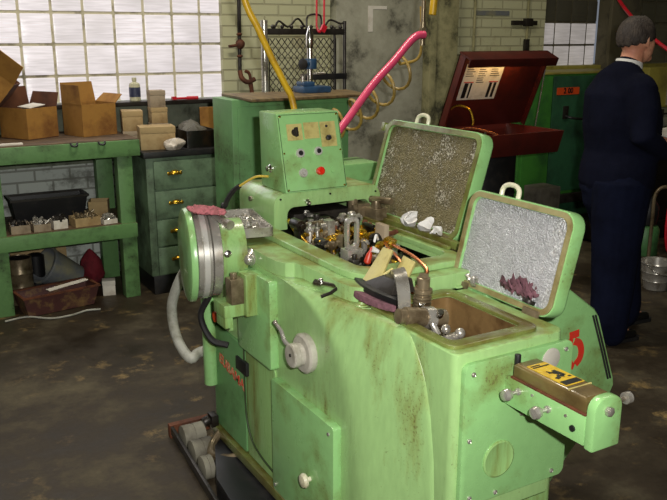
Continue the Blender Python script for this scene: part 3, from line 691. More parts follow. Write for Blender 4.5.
b = MB(); b.box(1.235, 1.265, 1.535, 1.575, .715, .875); b.cyl((1.225, 1.54, .885), (1.285, 1.555, .885), .012); b.ell((1.27, 1.537, .898), (.014, .014, .014)); b.ell((1.245, 1.565, .905), (.013, .013, .013)); b.cyl((1.235, 1.585, .885), (1.225, 1.60, .915), .009)
part(b, 'ball_joint', 'steel', bevel=.001)
b = MB(); b.obox((1.320, 1.715, .80), (.008, .13, .10), (0, 28, 0)); part(b, 'chute_plate', 'foil_oily')
b = MB(); b.box(1.35, 1.43, 1.50, 1.79, .716, .73); part(b, 'pocket_tray', 'rust')

# --- clutter standing on the hood: guard wheel with rag and copper coolant pipes
def arcstrip(bulge, w0, w1, z0, z1, n=14, x_in=0):
    """curved strip following the near-left edge of the hood"""
    A_, B_ = V((1.228, 2.020, 0)), V((1.188, 1.715, 0)); d = (B_-A_); nn = V((-d.y, d.x, 0)).normalized()
    if nn.x > 0: nn = -nn
    lo = []
    for i in range(n+1):
        t = i/n; p = A_+d*t+nn*(bulge*math.sin(PI*t)+x_in); k = math.sin(PI*min(1, max(0, t*1.0)))**.4
        lo.append([p+nn*w0*k+V((0, 0, z0)), p-nn*w1*k+V((0, 0, z0)), p-nn*w1*k*.8+V((0, 0, z1)), p+nn*w0*.9*k+V((0, 0, z1))])
    return MB().loft(lo)
arcstrip(.034, .018, .03, .914, .934).build('pink_pad', 'rag_maroon', mach, bevel=.004)
arcstrip(.024, .006, .05, .934, .953).build('guard_block', 'black', mach, bevel=.004)
b = MB(); ce = V((1.222, 1.785, .915)); lo = []
for i in range(15):
    a = math.radians(-8+115*i/14); lo.append([ce+V((.0, 0, 0))+V((-math.cos(a)*q*.35+dx, -math.cos(a)*q*.85+dy, math.sin(a)*q)) for q, dx, dy in ((.095, 0, 0), (.095, .05, .012), (.084, .05, .012), (.084, 0, 0))])
b.loft(lo); part(b, 'grinding_guard', 'steel', bevel=0)
b = MB(); b.loft([[V(p) for p in q] for q in (((1.195, 1.90, .952), (1.19, 1.745, .952), (1.275, 1.745, .952), (1.28, 1.90, .952)), ((1.225, 1.84, .985), (1.215, 1.755, .992), (1.27, 1.755, .992), (1.275, 1.84, .985)))]); part(b, 'guard_core', 'dark_metal', bevel=.006)
b = MB(); b.loft([[V(p)+V(o) for p in ((1.205, 1.915, .955), (1.20, 1.83, .955), (1.300, 1.90, 1.035), (1.305, 1.96, 1.03))] for o in ((0, 0, 0), (.008, .004, -.006))]); part(b, 'guard_plate', 'beige_plate', bevel=.0015)
b = MB(); b.loft([[V(p)+V(o) for p in ((1.285, 1.865, .975), (1.285, 1.805, .970), (1.325, 1.82, 1.015), (1.325, 1.88, 1.02))] for o in ((0, 0, 0), (.008, .004, -.006))]); b.cyl((1.225, 1.86, .97), (1.268, 1.85, .995), .004); part(b, 'guard_plate', 'beige_plate', bevel=.0015)
b = MB(); b.tube([(1.415, 2.09, .998), (1.405, 2.02, 1.000), (1.40, 1.94, .995), (1.392, 1.875, .985), (1.382, 1.835, .972), (1.35, 1.825, .945), (1.31, 1.81, .925)], .0055, k=3); b.tube([(1.405, 2.10, .998), (1.375, 2.03, 1.0), (1.355, 1.96, .995), (1.345, 1.92, .985)], .0045); part(b, 'copper_pipe', 'copper', bevel=0)
b = MB(); b.obox((1.425, 2.10, .998), (.035, .035, .024), (20, 0, 30)); b.hexb((1.415, 2.08, 1.0), (1.41, 2.06, 1.0), .012); part(b, 'pipe_fitting', 'brass')
MB().lathe([(.020, 0), (.020, .003), (.013, .006), (.010, .012), (.004, .013)], (1.165, 1.855, .8985), (0, 0, 1)).build('filler_cap', G, mach)

# --- bracket on the front carrying the oiler box
br = MB()
br.prism([(1.408, .745), (1.403, .822), (1.138, .820), (1.138, .748)], 'yz', 1.312, 1.324)
br.prism([(1.408, .745), (1.408, .757), (1.138, .760), (1.138, .748)], 'yz', 1.314, 1.392)
br.build('side_arm', GC, mach, bevel=.003)
ep = arch(1.312, 1.400, .870, .032, 6, .742)
ar = MB().prism(ep, 'xz', 1.112, 1.137).build('arm_end_plate', GC, mach, bevel=.005)
MB().hexb((1.352, 1.112, .838), (1.352, 1.101, .838), .012).lathe([(.008, 0), (.008, .004)], (1.352, 1.103, .838), (0, -1, 0)).build('nut', 'steel', ar, bevel=.0015)
MB().lathe([(.006, 0), (.006, .02), (.014, .022), (.014, .036), (.008, .038)], (1.400, 1.125, .846), (1, 0, 0)).build('thumb_screw', 'steel', ar)
for (y, z) in ((1.352, .797), (1.250, .793)):
    MB().lathe([(.009, 0), (.009, .006), (.005, .008), (.005, .028), (.013, .030), (.016, .040), (.013, .050), (.005, .052)], (1.312, y, z), (-1, 0, 0), 24).build('thumb_screw', 'steel', mach)
for (y, z) in ((1.305, .806), (1.195, .800)): MB().cyl((1.312, y, z), (1.309, y, z), .004, n=10).build('screw', 'steel', mach)
MB().cyl((1.312, 1.172, .778), (1.308, 1.172, .778), .008, n=14).build('arm_hole_plug', 'black', mach)
MB().box(1.312, 1.398, 1.140, 1.385, .8205, .8265).build('box_seat', 'rust', mach, bevel=.001)
bx = MB(); bx.loft([[V((x, y, z)) for x, y in ((1.316+i, 1.142+i), (1.394-i, 1.142+i), (1.394-i, 1.380-i), (1.316+i, 1.380-i))] for z, i in ((.8265, 0), (.856, 0), (.862, .006))])
mg = bx.build('oiler_box', 'magbox_brown', mach, bevel=.003)
MB().box(1.326, 1.386, 1.215, 1.345, .862, .8633).build('printed_label', 'label_yellow', mg)
for (x0, x1, y0, y1, e) in ((1.329, 1.383, 1.218, 1.238, 0), (1.336, 1.350, 1.252, 1.262, 20), (1.348, 1.366, 1.258, 1.268, -25), (1.360, 1.372, 1.262, 1.296, 10), (1.342, 1.362, 1.282, 1.289, -15), (1.350, 1.354, 1.268, 1.300, 30), (1.372, 1.380, 1.250, 1.256, 0), (1.330, 1.382, 1.325, 1.330, 0), (1.330, 1.360, 1.334, 1.338, 0)): MB().obox(((x0+x1)/2, (y0+y1)/2, .8636), (x1-x0, y1-y0, .001), (0, 0, e)).build('label_print', 'black', mg)
MB().box(1.318, 1.392, 1.198, 1.2005, .860, .8640).build('lid_edge', 'beige_plate', mg)
MB().cyl((1.340, 1.392, .845), (1.340, 1.392, .876), .008).build('box_latch', 'black', mg, bevel=.002)

# --- sump and base below
MB().box(1.12, 1.64, 1.60, 2.80, .0, .11).build('sump', 'black', mach)

# ---------------------------------------------------------------- loose things on the machine
tr = thing('parts_tray', 'shallow metal tray full of small bright parts on the rear left deck of the machine', 'tray', (1.158, 2.655, .9675), rotz=math.radians(-11))
o_, i_ = rr(-.064, .064, -.17, .17, .02, 4), rr(-.058, .058, -.164, .164, .016, 4)
MB().ring(o_, i_, 'xy', 0, .032).prism(rr(-.06, .06, -.166, .166, .016, 4), 'xy', 0, .004).build('tray_body', 'steel', tr)
b = MB(); rn = random.Random(5)
for i in range(70):
    x, y = rn.uniform(-.038, .038), rn.uniform(-.11, .11); z = .010+.016*max(0, 1-(abs(x)/.06+abs(y)/.14)/1.3)
    e = (rn.uniform(0, 180), rn.uniform(0, 180), rn.uniform(0, 180)); d = rot(e)@V((0, 0, .006)); c = V((x, y, z+.007))
    b.cyl(c-d, c+d, rn.uniform(.003, .005), n=8)
p_ = b.build('small_parts', 'steel', None); p_.location = (1.158, 2.655, .9675); p_.rotation_euler = (0, 0, math.radians(-11))
tag(p_, 'heap of small bright turned parts lying in the metal tray on the machine', 'small parts', kind='stuff')
rag('rag', 'rag_pink', (.955, 2.52, 1.071), (.10, .14), 3.3, 'dusty pink rag draped over the top of the round pulley drum', 'rag', amp=.014, tilt=(0, 4, 0))
rag('rag', 'rag_maroon', (1.552, 1.62, .935), (.03, .12), 8.7, 'crumpled mauve rag lying in the front open lid against its foil liner', 'rag', amp=.05, tilt=(0, -8, 0))
w_ = thing('adjusting_wrench', 'small chrome fitting with a dark hex rod lying on the green hood', 'tool', (1.13, 1.98, .92))
b = MB(); b.cyl((1.125, 2.035, .924), (1.165, 1.94, .927), .008); b.hexb((1.120, 2.05, .922), (1.130, 2.02, .922), .012); b.ell((1.128, 2.03, .930), (.010, .010, .010)); b.build('chrome_head', 'steel_bright', w_)
MB().tube([(1.092, 1.965, .905), (1.12, 1.955, .915), (1.20, 1.985, .936)], .0055, n=6, smooth=False).build('rod', 'dark_metal', w_)
for i, (s_, h_, c_) in enumerate(((.085, .028, 'steel'), (.112, .026, 'steel'), (.345, .030, 'dark_metal'))):
    p = MF @ V((s_, h_, -.003))
    r = MB().ring([(.018*math.cos(a), .018*math.sin(a)) for a in [2*PI*q/20 for q in range(20)]], [(.009*math.cos(a), .009*math.sin(a)) for a in [2*PI*q/20 for q in range(20)]], 'xy', -.006, .006)
    r.xf(Matrix.Translation(p) @ Matrix.Rotation(math.radians((70, 20, 80)[i]), 4, 'Z') @ Matrix.Rotation(math.radians((60, 75, 25)[i]), 4, 'X'))
    tag(r.build('metal_ring', c_, None, bevel=.002, origin=p), ('shiny steel ring resting in the front lid, the one nearest its left corner', 'shiny steel ring resting in the front lid, just right of another ring', 'dark flat steel ring in the front lid beside the mauve rag')[i], 'ring')
for i, (s_, h_, sz) in enumerate(((.33, .035, .05), (.42, .028, .038), (.50, .022, .034))):
    p = MR @ V((s_, h_, -.022))
    b = MB().ell(p, (sz*.35, sz*.5, sz*.5), 14, 10).jitter(.030, 45, i)
    tag(b.build('plastic_scrap', 'white_plastic', None, origin=p), ('largest crumpled white plastic scrap at the foot of the rear open lid', 'middle one of three crumpled white scraps at the foot of the rear lid', 'smallest crumpled white scrap, rightmost at the foot of the rear lid')[i], 'scrap')

# skid with grey rollers under the left side
sk = thing('roller_skid', 'low steel skid with grey rollers on the floor beside the machine base', 'skid', (1.02, 2.6, 0))
MB().obox((.916, 2.61, .038), (.014, .80, .036), (0, 0, -4.2)).build('side_rail', 'dark_metal', sk, bevel=.002)
MB().box(.935, 1.115, 3.0, 3.03, .0, .060).build('end_rail', 'rust', sk, bevel=.003)
for i in range(3):
    y = 2.905-.138*i; x0 = .952-(2.905-y)*.075; ln = min(.098, .918+(y-2.45)*.384-.008-x0)
    MB().lathe([(.03, 0), (.046, .004), (.046, ln*.45), (.043, ln*.47), (.043, ln*.51), (.046, ln*.53), (.046, ln-.004), (.03, ln)], (x0, y, .048), (1, 0, 0), 26).build('roller', 'roller_grey', sk)
MB().prism([(1.105, 2.93), (.932, 2.47), (.905, 2.1), (1.118, 2.1), (1.118, 2.93)], 'xy', 0, .092).build('shadow_block', 'black', sk, bevel=.003)  # black block standing in for the shadow gap under the machine

# flexible conduit looping out of the machine back
b = MB(); pts = catmull([(1.12, 2.875, .86), (1.06, 2.93, .80), (1.01, 2.975, .71), (.995, 3.06, .58), (.995, 3.06, .48), (.985, 2.96, .43), (.985, 2.84, .415), (1.03, 2.865, .42), (1.12, 2.87, .43)], 8)
cd = b.tube(pts, .021, n=12, smooth=False).build('flexible_conduit', 'grey_conduit', None, origin=(1.0, 2.9, .41))
tag(cd, 'thick pale grey flexible conduit looping beside the left rear of the machine', 'conduit')
cb_ = thing('power_cable', 'thin cable, yellow then black, running from the console down behind the machine', 'cable', (1.18, 2.93, 0))
MB().tube([(1.286, 2.72, 1.135), (1.25, 2.76, 1.13), (1.21, 2.82, 1.09)], .0045).build('yellow_sheath', 'cable_yellow', cb_)
MB().tube([(1.21, 2.82, 1.09), (1.195, 2.86, 1.06), (1.18, 2.90, 1.0), (1.18, 2.93, .9), (1.18, 2.93, .015)], .010).build('black_sheath', 'rubber', cb_)
# ================================================================ LEFT: WORKBENCH
wbn = thing('workbench', 'green painted wooden workbench with a lower shelf along the window wall', 'workbench', (.6, 5.2, 0))
MB().box(-.7, 1.45, 4.95, 5.58, 1.005, 1.03).build('bench_top', 'bench_wood', wbn, bevel=.004)
MB().box(-.7, 1.45, 4.93, 4.955, .925, 1.024).build('front_rail', 'bench_green', wbn, bevel=.004)
MB().box(1.42, 1.45, 4.955, 5.56, .925, 1.004).build('side_rail', 'bench_green', wbn, bevel=.004)
MB().box(-.7, 1.41, 4.955, 5.55, .475, .495).build('shelf', 'bench_wood', wbn, bevel=.003)
MB().box(-.7, 1.405, 4.935, 4.962, .405, .495).build('shelf_rail', 'bench_green', wbn, bevel=.004)
for x in (-.68, .53, 1.31):
    MB().box(x, x+.095, 4.963, 5.05, 0, 1.004).build('leg', 'bench_green', wbn, bevel=.004)
    MB().box(x+(.0 if x < 1 else -.01), x+.10, 5.47, 5.55, 0, 1.004).build('leg', 'bench_green', wbn, bevel=.004)
for x in (1.05, 1.215):
    MB().tube([(x-.02, 4.93, 1.026), (x-.012, 4.91, 1.012), (x+.012, 4.91, 1.012), (x+.02, 4.93, 1.026)], .006).build('pull_hook', 'black', wbn)

def carton(name, label, loc, w, d, h, rz, mats, flaps=(), fill=None, tilt=None, cat='cardboard box', group=None, th=.005):
    """open carton, local coords; mats=(front,left,other); flaps=((side,len,angle),...)"""
    r = thing(name, label, cat, loc, group, rot=(0, 0, math.radians(rz)) if not tilt else tuple(math.radians(a) for a in tilt))
    a, b_ = w/2, d/2
    MB().box(-a, a, -b_, b_, 0, th).build('box_bottom', mats[2], r)
    MB().box(-a, a, -b_, -b_+th, th, h).build('box_wall', mats[0], r)
    MB().box(-a, -a+th, -b_+th, b_, th, h).build('box_wall', mats[1], r)
    MB().box(-a+th, a, b_-th, b_, th, h).box(a-th, a, -b_+th, b_-th, th, h).build('box_wall', mats[2], r)
    for (sd, ln, an) in flaps:
        an = math.radians(an); f = MB()
        if sd in 'FB':
            s = -1 if sd == 'F' else 1
            p = [(-a, s*b_, h), (a, s*b_, h), (a-.01, s*(b_+ln*math.cos(an)), h+ln*math.sin(an)), (-a+.01, s*(b_+ln*math.cos(an)), h+ln*math.sin(an))]
        else:
            s = -1 if sd == 'L' else 1
            p = [(s*a, -b_, h), (s*a, b_, h), (s*(a+ln*math.cos(an)), b_-.01, h+ln*math.sin(an)), (s*(a+ln*math.cos(an)), -b_+.01, h+ln*math.sin(an))]
        P = [V(q) for q in p]; nn = (P[1]-P[0]).cross(P[3]-P[0]).normalized()*th*.5
        f.loft([[q-nn for q in P], [q+nn for q in P]]).build('flap', mats[2] if sd != 'F' else mats[0], r)
    if fill: MB().box(-a+th, a-th, -b_+th, b_-th, th, h*fill).build('packing', 'cardboard_dark', r)
    return r
def closedbox(name, label, loc, w, d, h, rz, m, cat='small box', group=None):
    r = thing(name, label, cat, loc, group, rotz=math.radians(rz)); a, b_ = w/2, d/2
    MB().box(-a, a, -b_, b_, 0, h*.72).build('box_base', m, r, bevel=.002)
    MB().box(-a-.002, a+.002, -b_-.002, b_+.002, h*.72, h).build('box_lid', m, r, bevel=.002)
    return r
# big cartons on the bench
carton('cardboard_box', 'brown open cardboard box with yellowish inner flaps, rightmost large box on the bench', (1.245, 5.31, 1.031), .25, .22, .20, 20, ('cardboard', 'cardboard', 'cardboard'), (('B', .13, 82), ('L', .12, 88), ('R', .08, 40)))
carton('cardboard_box', 'brown open cardboard box with a white paper inside, at the left end of the bench', (.875, 5.34, 1.031), .235, .25, .19, 30, ('cardboard', 'cardboard', 'cardboard_dark'), (('B', .12, 84), ('R', .09, 70)))
q = MB().obox((.90, 5.35, 1.226), (.13, .10, .004), (4, -6, 34)); tag(q.build('paper_sheet', 'paper', None, origin=(.90, 5.35, 1.226)), 'white paper lying on the open brown box at the left', 'paper')
carton('cardboard_box', 'cardboard box with a raised yellow flap, tilted high at the far left of the bench', (.585, 5.40, 1.262), .26, .20, .24, 0, ('cardboard', 'cardboard_dark', 'cardboard_dark'), (('F', .14, 66),), tilt=(0, 40, -20))  # walls other than the front: shade put into darker cardboard
carton('cardboard_box', 'dark brown box standing under the tilted box at the far left of the bench', (.555, 5.42, 1.031), .20, .20, .18, 12, ('cardboard_dark', 'cardboard_dark', 'cardboard_dark'), (), None)
st = MB().obox((.70, 4.99, 1.036), (.14, .03, .012), (0, 0, 4)); tag(st.build('wood_offcut', 'paper', None, bevel=.003, origin=(.70, 4.99, 1.030)), 'short pale strip lying on the front edge of the bench at the far left', 'offcut')
# bottle on the window ledge
bt = thing('bottle', 'small cream bottle with a dark label standing on the window ledge', 'bottle', (1.615, 5.53, 1.2135))
MB().lathe([(.034, 0), (.038, .006), (.038, .105), (.034, .120), (.014, .130), (.013, .140)], (1.615, 5.53, 1.2135)).build('bottle_body', 'bottle_glass', bt)
MB().lathe([(.0386, .03), (.0388, .032), (.0388, .093), (.0386, .095)], (1.615, 5.53, 1.2135), cap=False).build('bottle_label', 'label_dark', bt)
MB().lathe([(.016, .138), (.016, .158), (.012, .160)], (1.615, 5.53, 1.2135)).build('bottle_cap', 'bottle_glass', bt)
# drawer cabinet
dc = thing('drawer_cabinet', 'grey-green metal cabinet of four drawers with brass cup pulls beside the workbench', 'cabinet', (1.7, 5.2, 0))
MB().box(1.475, 1.97, 4.915, 5.50, .13, .905).build('cabinet_body', 'drawer_green', dc, bevel=.004)
MB().box(1.455, 1.985, 4.885, 5.52, .906, .945).build('cabinet_top', 'black', dc, bevel=.006)
MB().box(1.49, 1.96, 4.93, 5.48, 0, .129).build('plinth', 'black', dc, bevel=.004)
for (z0, z1) in ((.70, .885), (.512, .690), (.330, .502), (.140, .320)):
    d_ = MB().box(1.520, 1.955, 4.897, 4.915, z0, z1).build('drawer', 'drawer_green', dc, bevel=.004)
    cx = 1.655; cz = (z0+z1)/2+.005
    pl = MB(); lo = []
    for i in range(13):
        a = PI*i/12
        lo.append([V((cx+.034*math.cos(a)*f, 4.897-g, cz+.004+.020*math.sin(a)*f-(.0 if f == 1 else .004))) for f, g in ((1, 0), (.95, .010), (.7, .018), (.3, .021), (.0, .022))])
    pl.loft(lo, False, False, closed=False); h_ = pl.build('cup_pull', 'brass', d_, ang=60)
    md = h_.modifiers.new('t', 'SOLIDIFY'); md.thickness = .002
    MB().obox((cx, 4.8955, cz), (.084, .003, .012)).ell((cx-.04, 4.896, cz+.003), (.010, .003, .012)).ell((cx+.04, 4.896, cz+.003), (.010, .003, .012)).build('pull_plate', 'brass', d_)
# small boxes behind
Zc = .9455
closedbox('small_carton', 'small grey-brown box, lower of the two stacked behind the big open box', (1.51, 5.28, Zc), .13, .15, .10, -12, 'cardboard_grey')
closedbox('small_carton', 'small pale box on top of another, just right of the large open cardboard box', (1.51, 5.28, Zc+.1005), .13, .15, .13, -12, 'cardboard_pale')
closedbox('small_carton', 'pinkish-grey box topmost of the stack of three in front of the window', (1.68, 5.27, Zc+.2455), .10, .10, .11, -6, 'cardboard_grey')
closedbox('small_carton', 'middle box of the stack of three by the window', (1.685, 5.27, Zc+.1405), .105, .11, .1045, -6, 'cardboard_pale')
closedbox('small_carton', 'bottom box of the stack of three by the window', (1.685, 5.27, Zc), .11, .12, .14, -6, 'cardboard_grey')
closedbox('cardboard_box', 'tan closed carton standing at the front left of the drawer cabinet top', (1.60, 5.06, Zc), .22, .16, .145, -10, 'cardboard_pale', 'cardboard box')
pb = MB().ell((1.675, 4.935, Zc+.035), (.07, .035, .05), 20, 12).jitter(.03, 16, 2)
for v in pb.bm.verts: v.co.z = max(v.co.z, Zc+.001)
tag(pb.build('plastic_bag', 'plastic_film', None, origin=(1.675, 4.935, Zc)), 'crumpled whitish plastic bag in front of the tan carton on the drawer cabinet', 'plastic bag')
bk = thing('metal_bin', 'dark open metal bin of scrap on the right of the drawer cabinet top', 'bin', (1.86, 5.1, Zc))
MB().ring(rr(1.765, 1.975, 4.95, 5.25, .01, 2), rr(1.772, 1.968, 4.957, 5.243, .01, 2), 'xy', Zc, Zc+.11).box(1.77, 1.97, 4.955, 5.245, Zc, Zc+.006).build('bin_body', 'oily_black', bk)
b = MB(); b.ell((1.87, 5.12, Zc+.10), (.085, .12, .045), 18, 10).jitter(.04, 20, 5); b.build('scrap_heap', 'grey_box', bk)
q = MB(); q.cyl((1.88, 5.51, 1.222), (1.98, 5.51, 1.222), .008, n=10); q.cyl((1.98, 5.51, 1.222), (2.06, 5.50, 1.222), .013); q.obox((1.885, 5.51, 1.226), (.03, .03, .02))
tag(q.build('screwdriver', 'red_hose', None, origin=(1.97, 5.51, 1.2135)), 'red-handled tool lying on the window ledge right of the bottle', 'hand tool')
q = MB().box(2.05, 2.12, 5.29, 5.36, Zc*0+.0, 1.215); q2 = None; q.bm.free()
q = MB().loft([[V((2.00, 5.32, z)), V((2.12, 5.30, z)), V((2.13, 5.33, z)), V((2.01, 5.35, z))] for z in (0, 1.17)])
tag(q.build('cardboard_sheet', 'cardboard', None, origin=(2.06, 5.32, 0)), 'narrow upright strip of brown cardboard beside the tall green cabinet', 'cardboard')

# things on the bench shelf
tg = thing('metal_trough', 'long dark metal trough at the back of the bench shelf', 'trough', (.9, 5.25, .496))
MB().loft([[V((a, b_, z)) for a, b_ in ((.70+i, 5.18+i), (1.16-i, 5.18+i), (1.16-i, 5.38-i), (.70+i, 5.38-i))] for z, i in ((.497, .025), (.66, 0))], True, False).build('trough_body', 'black', tg)
MB().ring([(.69, 5.17), (1.17, 5.17), (1.17, 5.39), (.69, 5.39)], [(.705, 5.185), (1.155, 5.185), (1.155, 5.375), (.705, 5.375)], 'xy', .655, .668).build('trough_rim', 'dark_metal', tg)
def partsbox(x, y, w, d, h, mm, label, fillm, seed, n=26):
    r = carton('parts_box', label, (x, y, .4965), w, d, h, seed*3-6, (mm, mm, mm), th=.004, cat='parts box')
    rn = random.Random(seed); b = MB()
    for i in range(n):
        c = V((rn.uniform(-w*.38, w*.38), rn.uniform(-d*.38, d*.38), h*.75+rn.uniform(0, .03)))
        e = rot((rn.uniform(0, 180), rn.uniform(0, 180), 0))@V((0, 0, rn.uniform(.008, .02)))
        b.cyl(c-e, c+e, rn.uniform(.005, .010), n=8)
    b.box(-w*.42, w*.42, -d*.42, d*.42, .006, h*.7)
    p = b.build('metal_parts', fillm, None); p.location = r.location; p.rotation_euler = r.rotation_euler
    tag(p, 'loose metal parts heaped in the '+label, 'metal parts', kind='stuff')
partsbox(.715, 5.06, .11, .14, .05, 'cardboard_grey', 'low grey box of dark parts at the left end of the bench shelf', 'dark_metal', 1)
partsbox(.835, 5.055, .10, .14, .045, 'cardboard_grey', 'low grey box of rods, second from the left on the bench shelf', 'steel', 2)
partsbox(.945, 5.055, .085, .10, .055, 'paper', 'small white box of parts in the middle of the bench shelf', 'dark_metal', 3)
partsbox(1.105, 5.06, .16, .13, .055, 'cardboard_pale', 'tan carton full of parts on the bench shelf', 'steel_brown', 4, 40)
partsbox(1.245, 5.03, .09, .08, .03, 'paper', 'small low white box of parts at the right end of the bench shelf', 'steel', 5)
carton('cardboard_box', 'small open tan carton behind the parts boxes at the right end of the bench shelf', (1.235, 5.20, .4965), .12, .12, .12, -20, ('cardboard_pale',)*3)

# floor under the bench
cn = thing('metal_drum', 'small dark scratched metal can on the floor under the left end of the bench', 'can', (.71, 5.20, 0))
MB().lathe([(.072, 0), (.076, .005), (.076, .10), (.079, .105), (.076, .11), (.076, .20), (.079, .205), (.076, .21), (.076, .30), (.07, .30), (.068, .29)], (.71, 5.20, 0)).build('can_body', 'steel_brown', cn)
MB().lathe([(.02, .292), (.06, .292), (.072, .296)], (.71, 5.20, 0)).build('can_lid', 'black', cn)
c2 = MB().lathe([(.05, 0), (.055, .005), (.055, .27), (.045, .275)], (.83, 5.33, 0)); tag(c2.build('metal_drum', 'black', None, origin=(.83, 5.33, 0)), 'narrow black canister standing right of the scratched metal can', 'can')
bu = thing('plastic_bucket', 'grey bucket tipped on its side under the bench behind the rusty trough', 'bucket', (.98, 5.24, .15), rot=(math.radians(0), math.radians(-58), math.radians(12)))
MB().lathe([(.085, -.10), (.12, .13), (.128, .13), (.128, .145), (.115, .145), (.08, -.085)], (0, 0, 0), (0, 0, 1), 32).build('bucket_body', 'bucket_grey', bu)
cs = MB().obox((.88, 5.50, .22), (.36, .02, .42), (-4, 0, 0)); tag(cs.build('cardboard_sheet', 'cardboard_pale', None, origin=(.88, 5.50, .01)), 'flat tan cardboard panel leaning against the wall under the bench', 'cardboard')
cl = MB().ell((1.19, 5.35, .115), (.075, .08, .15), 20, 14).jitter(.03, 14, 4)
for v in cl.bm.verts: v.co.z = max(v.co.z, .001)
tag(cl.build('cloth_bundle', 'maroon_cloth', None, origin=(1.19, 5.35, 0)), 'dark red cloth bundle on the floor under the right end of the bench', 'cloth')
rt_ = thing('rusty_trough', 'rusty brown open metal trough on the floor in front of the tipped bucket', 'trough', (.88, 4.98, 0), rotz=math.radians(9))
MB().loft([[V((a, b_, z)) for a, b_ in ((-.235+i, -.105+i), (.235-i, -.105+i), (.235-i, .105-i), (-.235+i, .105-i))] for z, i in ((.004, .03), (.13, 0))], True, False).build('trough_body', 'rust_trough', rt_)
MB().ring([(-.242, -.112), (.242, -.112), (.242, .112), (-.242, .112)], [(-.225, -.095), (.225, -.095), (.225, .095), (-.225, .095)], 'xy', .126, .136).build('trough_rim', 'rust', rt_)
q = MB().obox((.95, 4.985, .1415), (.26, .05, .003), (0, -4, 14)); tag(q.build('paper_sheet', 'paper', None, origin=(.95, 4.985, .1415)), 'white paper strip lying in the rusty trough on the floor', 'paper')
closedbox('small_carton', 'small white box on the floor at the right end of the rusty trough', (1.235, 5.10, 0), .08, .07, .10, -14, 'paper')
q = MB().tube([(.55, 4.86, .008), (.68, 4.88, .008), (.80, 4.78, .008), (.92, 4.78, .008), (1.02, 4.82, .008), (1.10, 4.80, .008)], .006); tag(q.build('cable', 'grey_conduit', None, origin=(.8, 4.83, 0)), 'thin pale cable lying on the floor in front of the rusty trough', 'cable')

# ================================================================ BEHIND: TALL CABINET AND ITS LOAD
tc_ = thing('electrical_cabinet', 'tall green metal cabinet behind the machine with a sheet laid on top', 'cabinet', (1.94, 3.95, 0))
MB().box(1.60, 2.29, 3.80, 4.06, .04, 1.335).build('cabinet_body', 'cabinet_green', tc_, bevel=.005)
MB().box(1.63, 2.26, 3.793, 3.80, .10, 1.30).build('cabinet_door', 'cabinet_green', tc_, bevel=.003)
MB().box(1.62, 2.27, 3.82, 4.04, 0, .04).build('plinth', 'black', tc_)
b = MB(); b.loft([[V((1.63, 3.62, z)), V((2.335, 3.66, z)), V((2.42, 4.04, z)), V((1.665, 4.09, z))] for z in (1.3365, 1.350)]); tag(b.build('board', 'wood_top', None, bevel=.002, origin=(1.95, 3.85, 1.3365)), 'thin worn brown board lying on top of the tall green cabinet', 'board')
# blue tool post
bp_ = thing('drill_column', 'small blue tool stand with a bright vertical spindle on the cabinet top', 'tool stand', (2.12, 3.93, 1.3505))
b = MB(); b.box(2.04, 2.21, 3.85, 3.98, 1.3505, 1.385); b.box(2.05, 2.12, 3.87, 3.96, 1.385, 1.41); b.build('base', 'blue_paint', bp_, bevel=.008)
b = MB(); b.cyl((2.115, 3.92, 1.38), (2.115, 3.92, 1.60), .015); b.lathe([(.017, 0), (.021, .02), (.021, .07), (.006, .115)], (2.115, 3.92, 1.585)); b.build('spindle', 'steel_bright', bp_)
b = MB(); b.cyl((2.115, 3.92, 1.475), (2.115, 3.92, 1.53), .038); b.cyl((2.065, 3.90, 1.502), (2.115, 3.92, 1.502), .026); b.build('head', 'blue_paint', bp_, bevel=.004)
MB().lathe([(.026, 0), (.030, .004), (.030, .012), (.012, .016)], (2.068, 3.90, 1.502), (-1, -.4, 0)).build('hand_wheel', 'black', bp_)
b = MB(); b.cyl((2.06, 3.90, 1.385), (2.06, 3.90, 1.44), .010); b.cyl((2.05, 3.905, 1.445), (2.21, 3.93, 1.452), .006); b.build('arm', 'steel', bp_)
# wire mesh guard
mg_ = thing('mesh_guard', 'upright dark wire mesh guard panel standing behind the cabinet against the brick wall', 'mesh guard', (2.28, 4.3, 0))
MB().cyl((2.025, 4.3, 0), (2.025, 4.3, 1.735), .020).build('post', 'steel', mg_)
MB().cyl((2.56, 4.3, 0), (2.56, 4.3, 1.735), .010).cyl((2.49, 4.3, 0), (2.49, 4.3, 1.70), .007).build('post', 'dark_metal', mg_)
MB().box(2.045, 2.555, 4.29, 4.31, 1.655, 1.69).build('top_rail', 'dark_metal', mg_, bevel=.002)
MB().box(2.28, 2.56, 4.27, 4.29, 1.395, 1.43).build('cross_bar', 'black', mg_, bevel=.002)
b = MB()
for r_ in range(8):
    for sgn in (-1, 1):
        pass
NXm, step, ph = 20, .0255, .052
for sgn in (-1, 1):
    for i in range(-1, 12):
        pts = []
        for k in range(14):
            z = 1.05+k*.045
            x = 2.055+ i*.04+ .02 + sgn*(.018 if k % 2 else -.018)
            if 2.045 < x < 2.50 and z < 1.66: pts.append(V((x, 4.30+.002*sgn, z)))
        if len(pts) > 1: b.tube(pts, .0032, n=5, smooth=False)
b.build('wire_mesh', 'dark_metal', mg_)
b = MB(); b.tube([(2.09, 4.3, 1.69), (2.12, 4.3, 1.73), (2.18, 4.3, 1.70), (2.24, 4.3, 1.745), (2.29, 4.3, 1.70)], .006); b.tube([(2.30, 4.3, 1.69), (2.31, 4.3, 1.76), (2.39, 4.3, 1.765), (2.40, 4.3, 1.70)], .006); b.tube([(2.42, 4.3, 1.70), (2.46, 4.3, 1.74), (2.53, 4.3, 1.72), (2.56, 4.3, 1.73)], .006)
for x in (2.08, 2.14, 2.20, 2.27, 2.33, 2.40, 2.47, 2.53): b.ell((x, 4.3, 1.70), (.012, .012, .012), 10, 6)
b.build('hanging_wire', 'dark_metal', mg_)
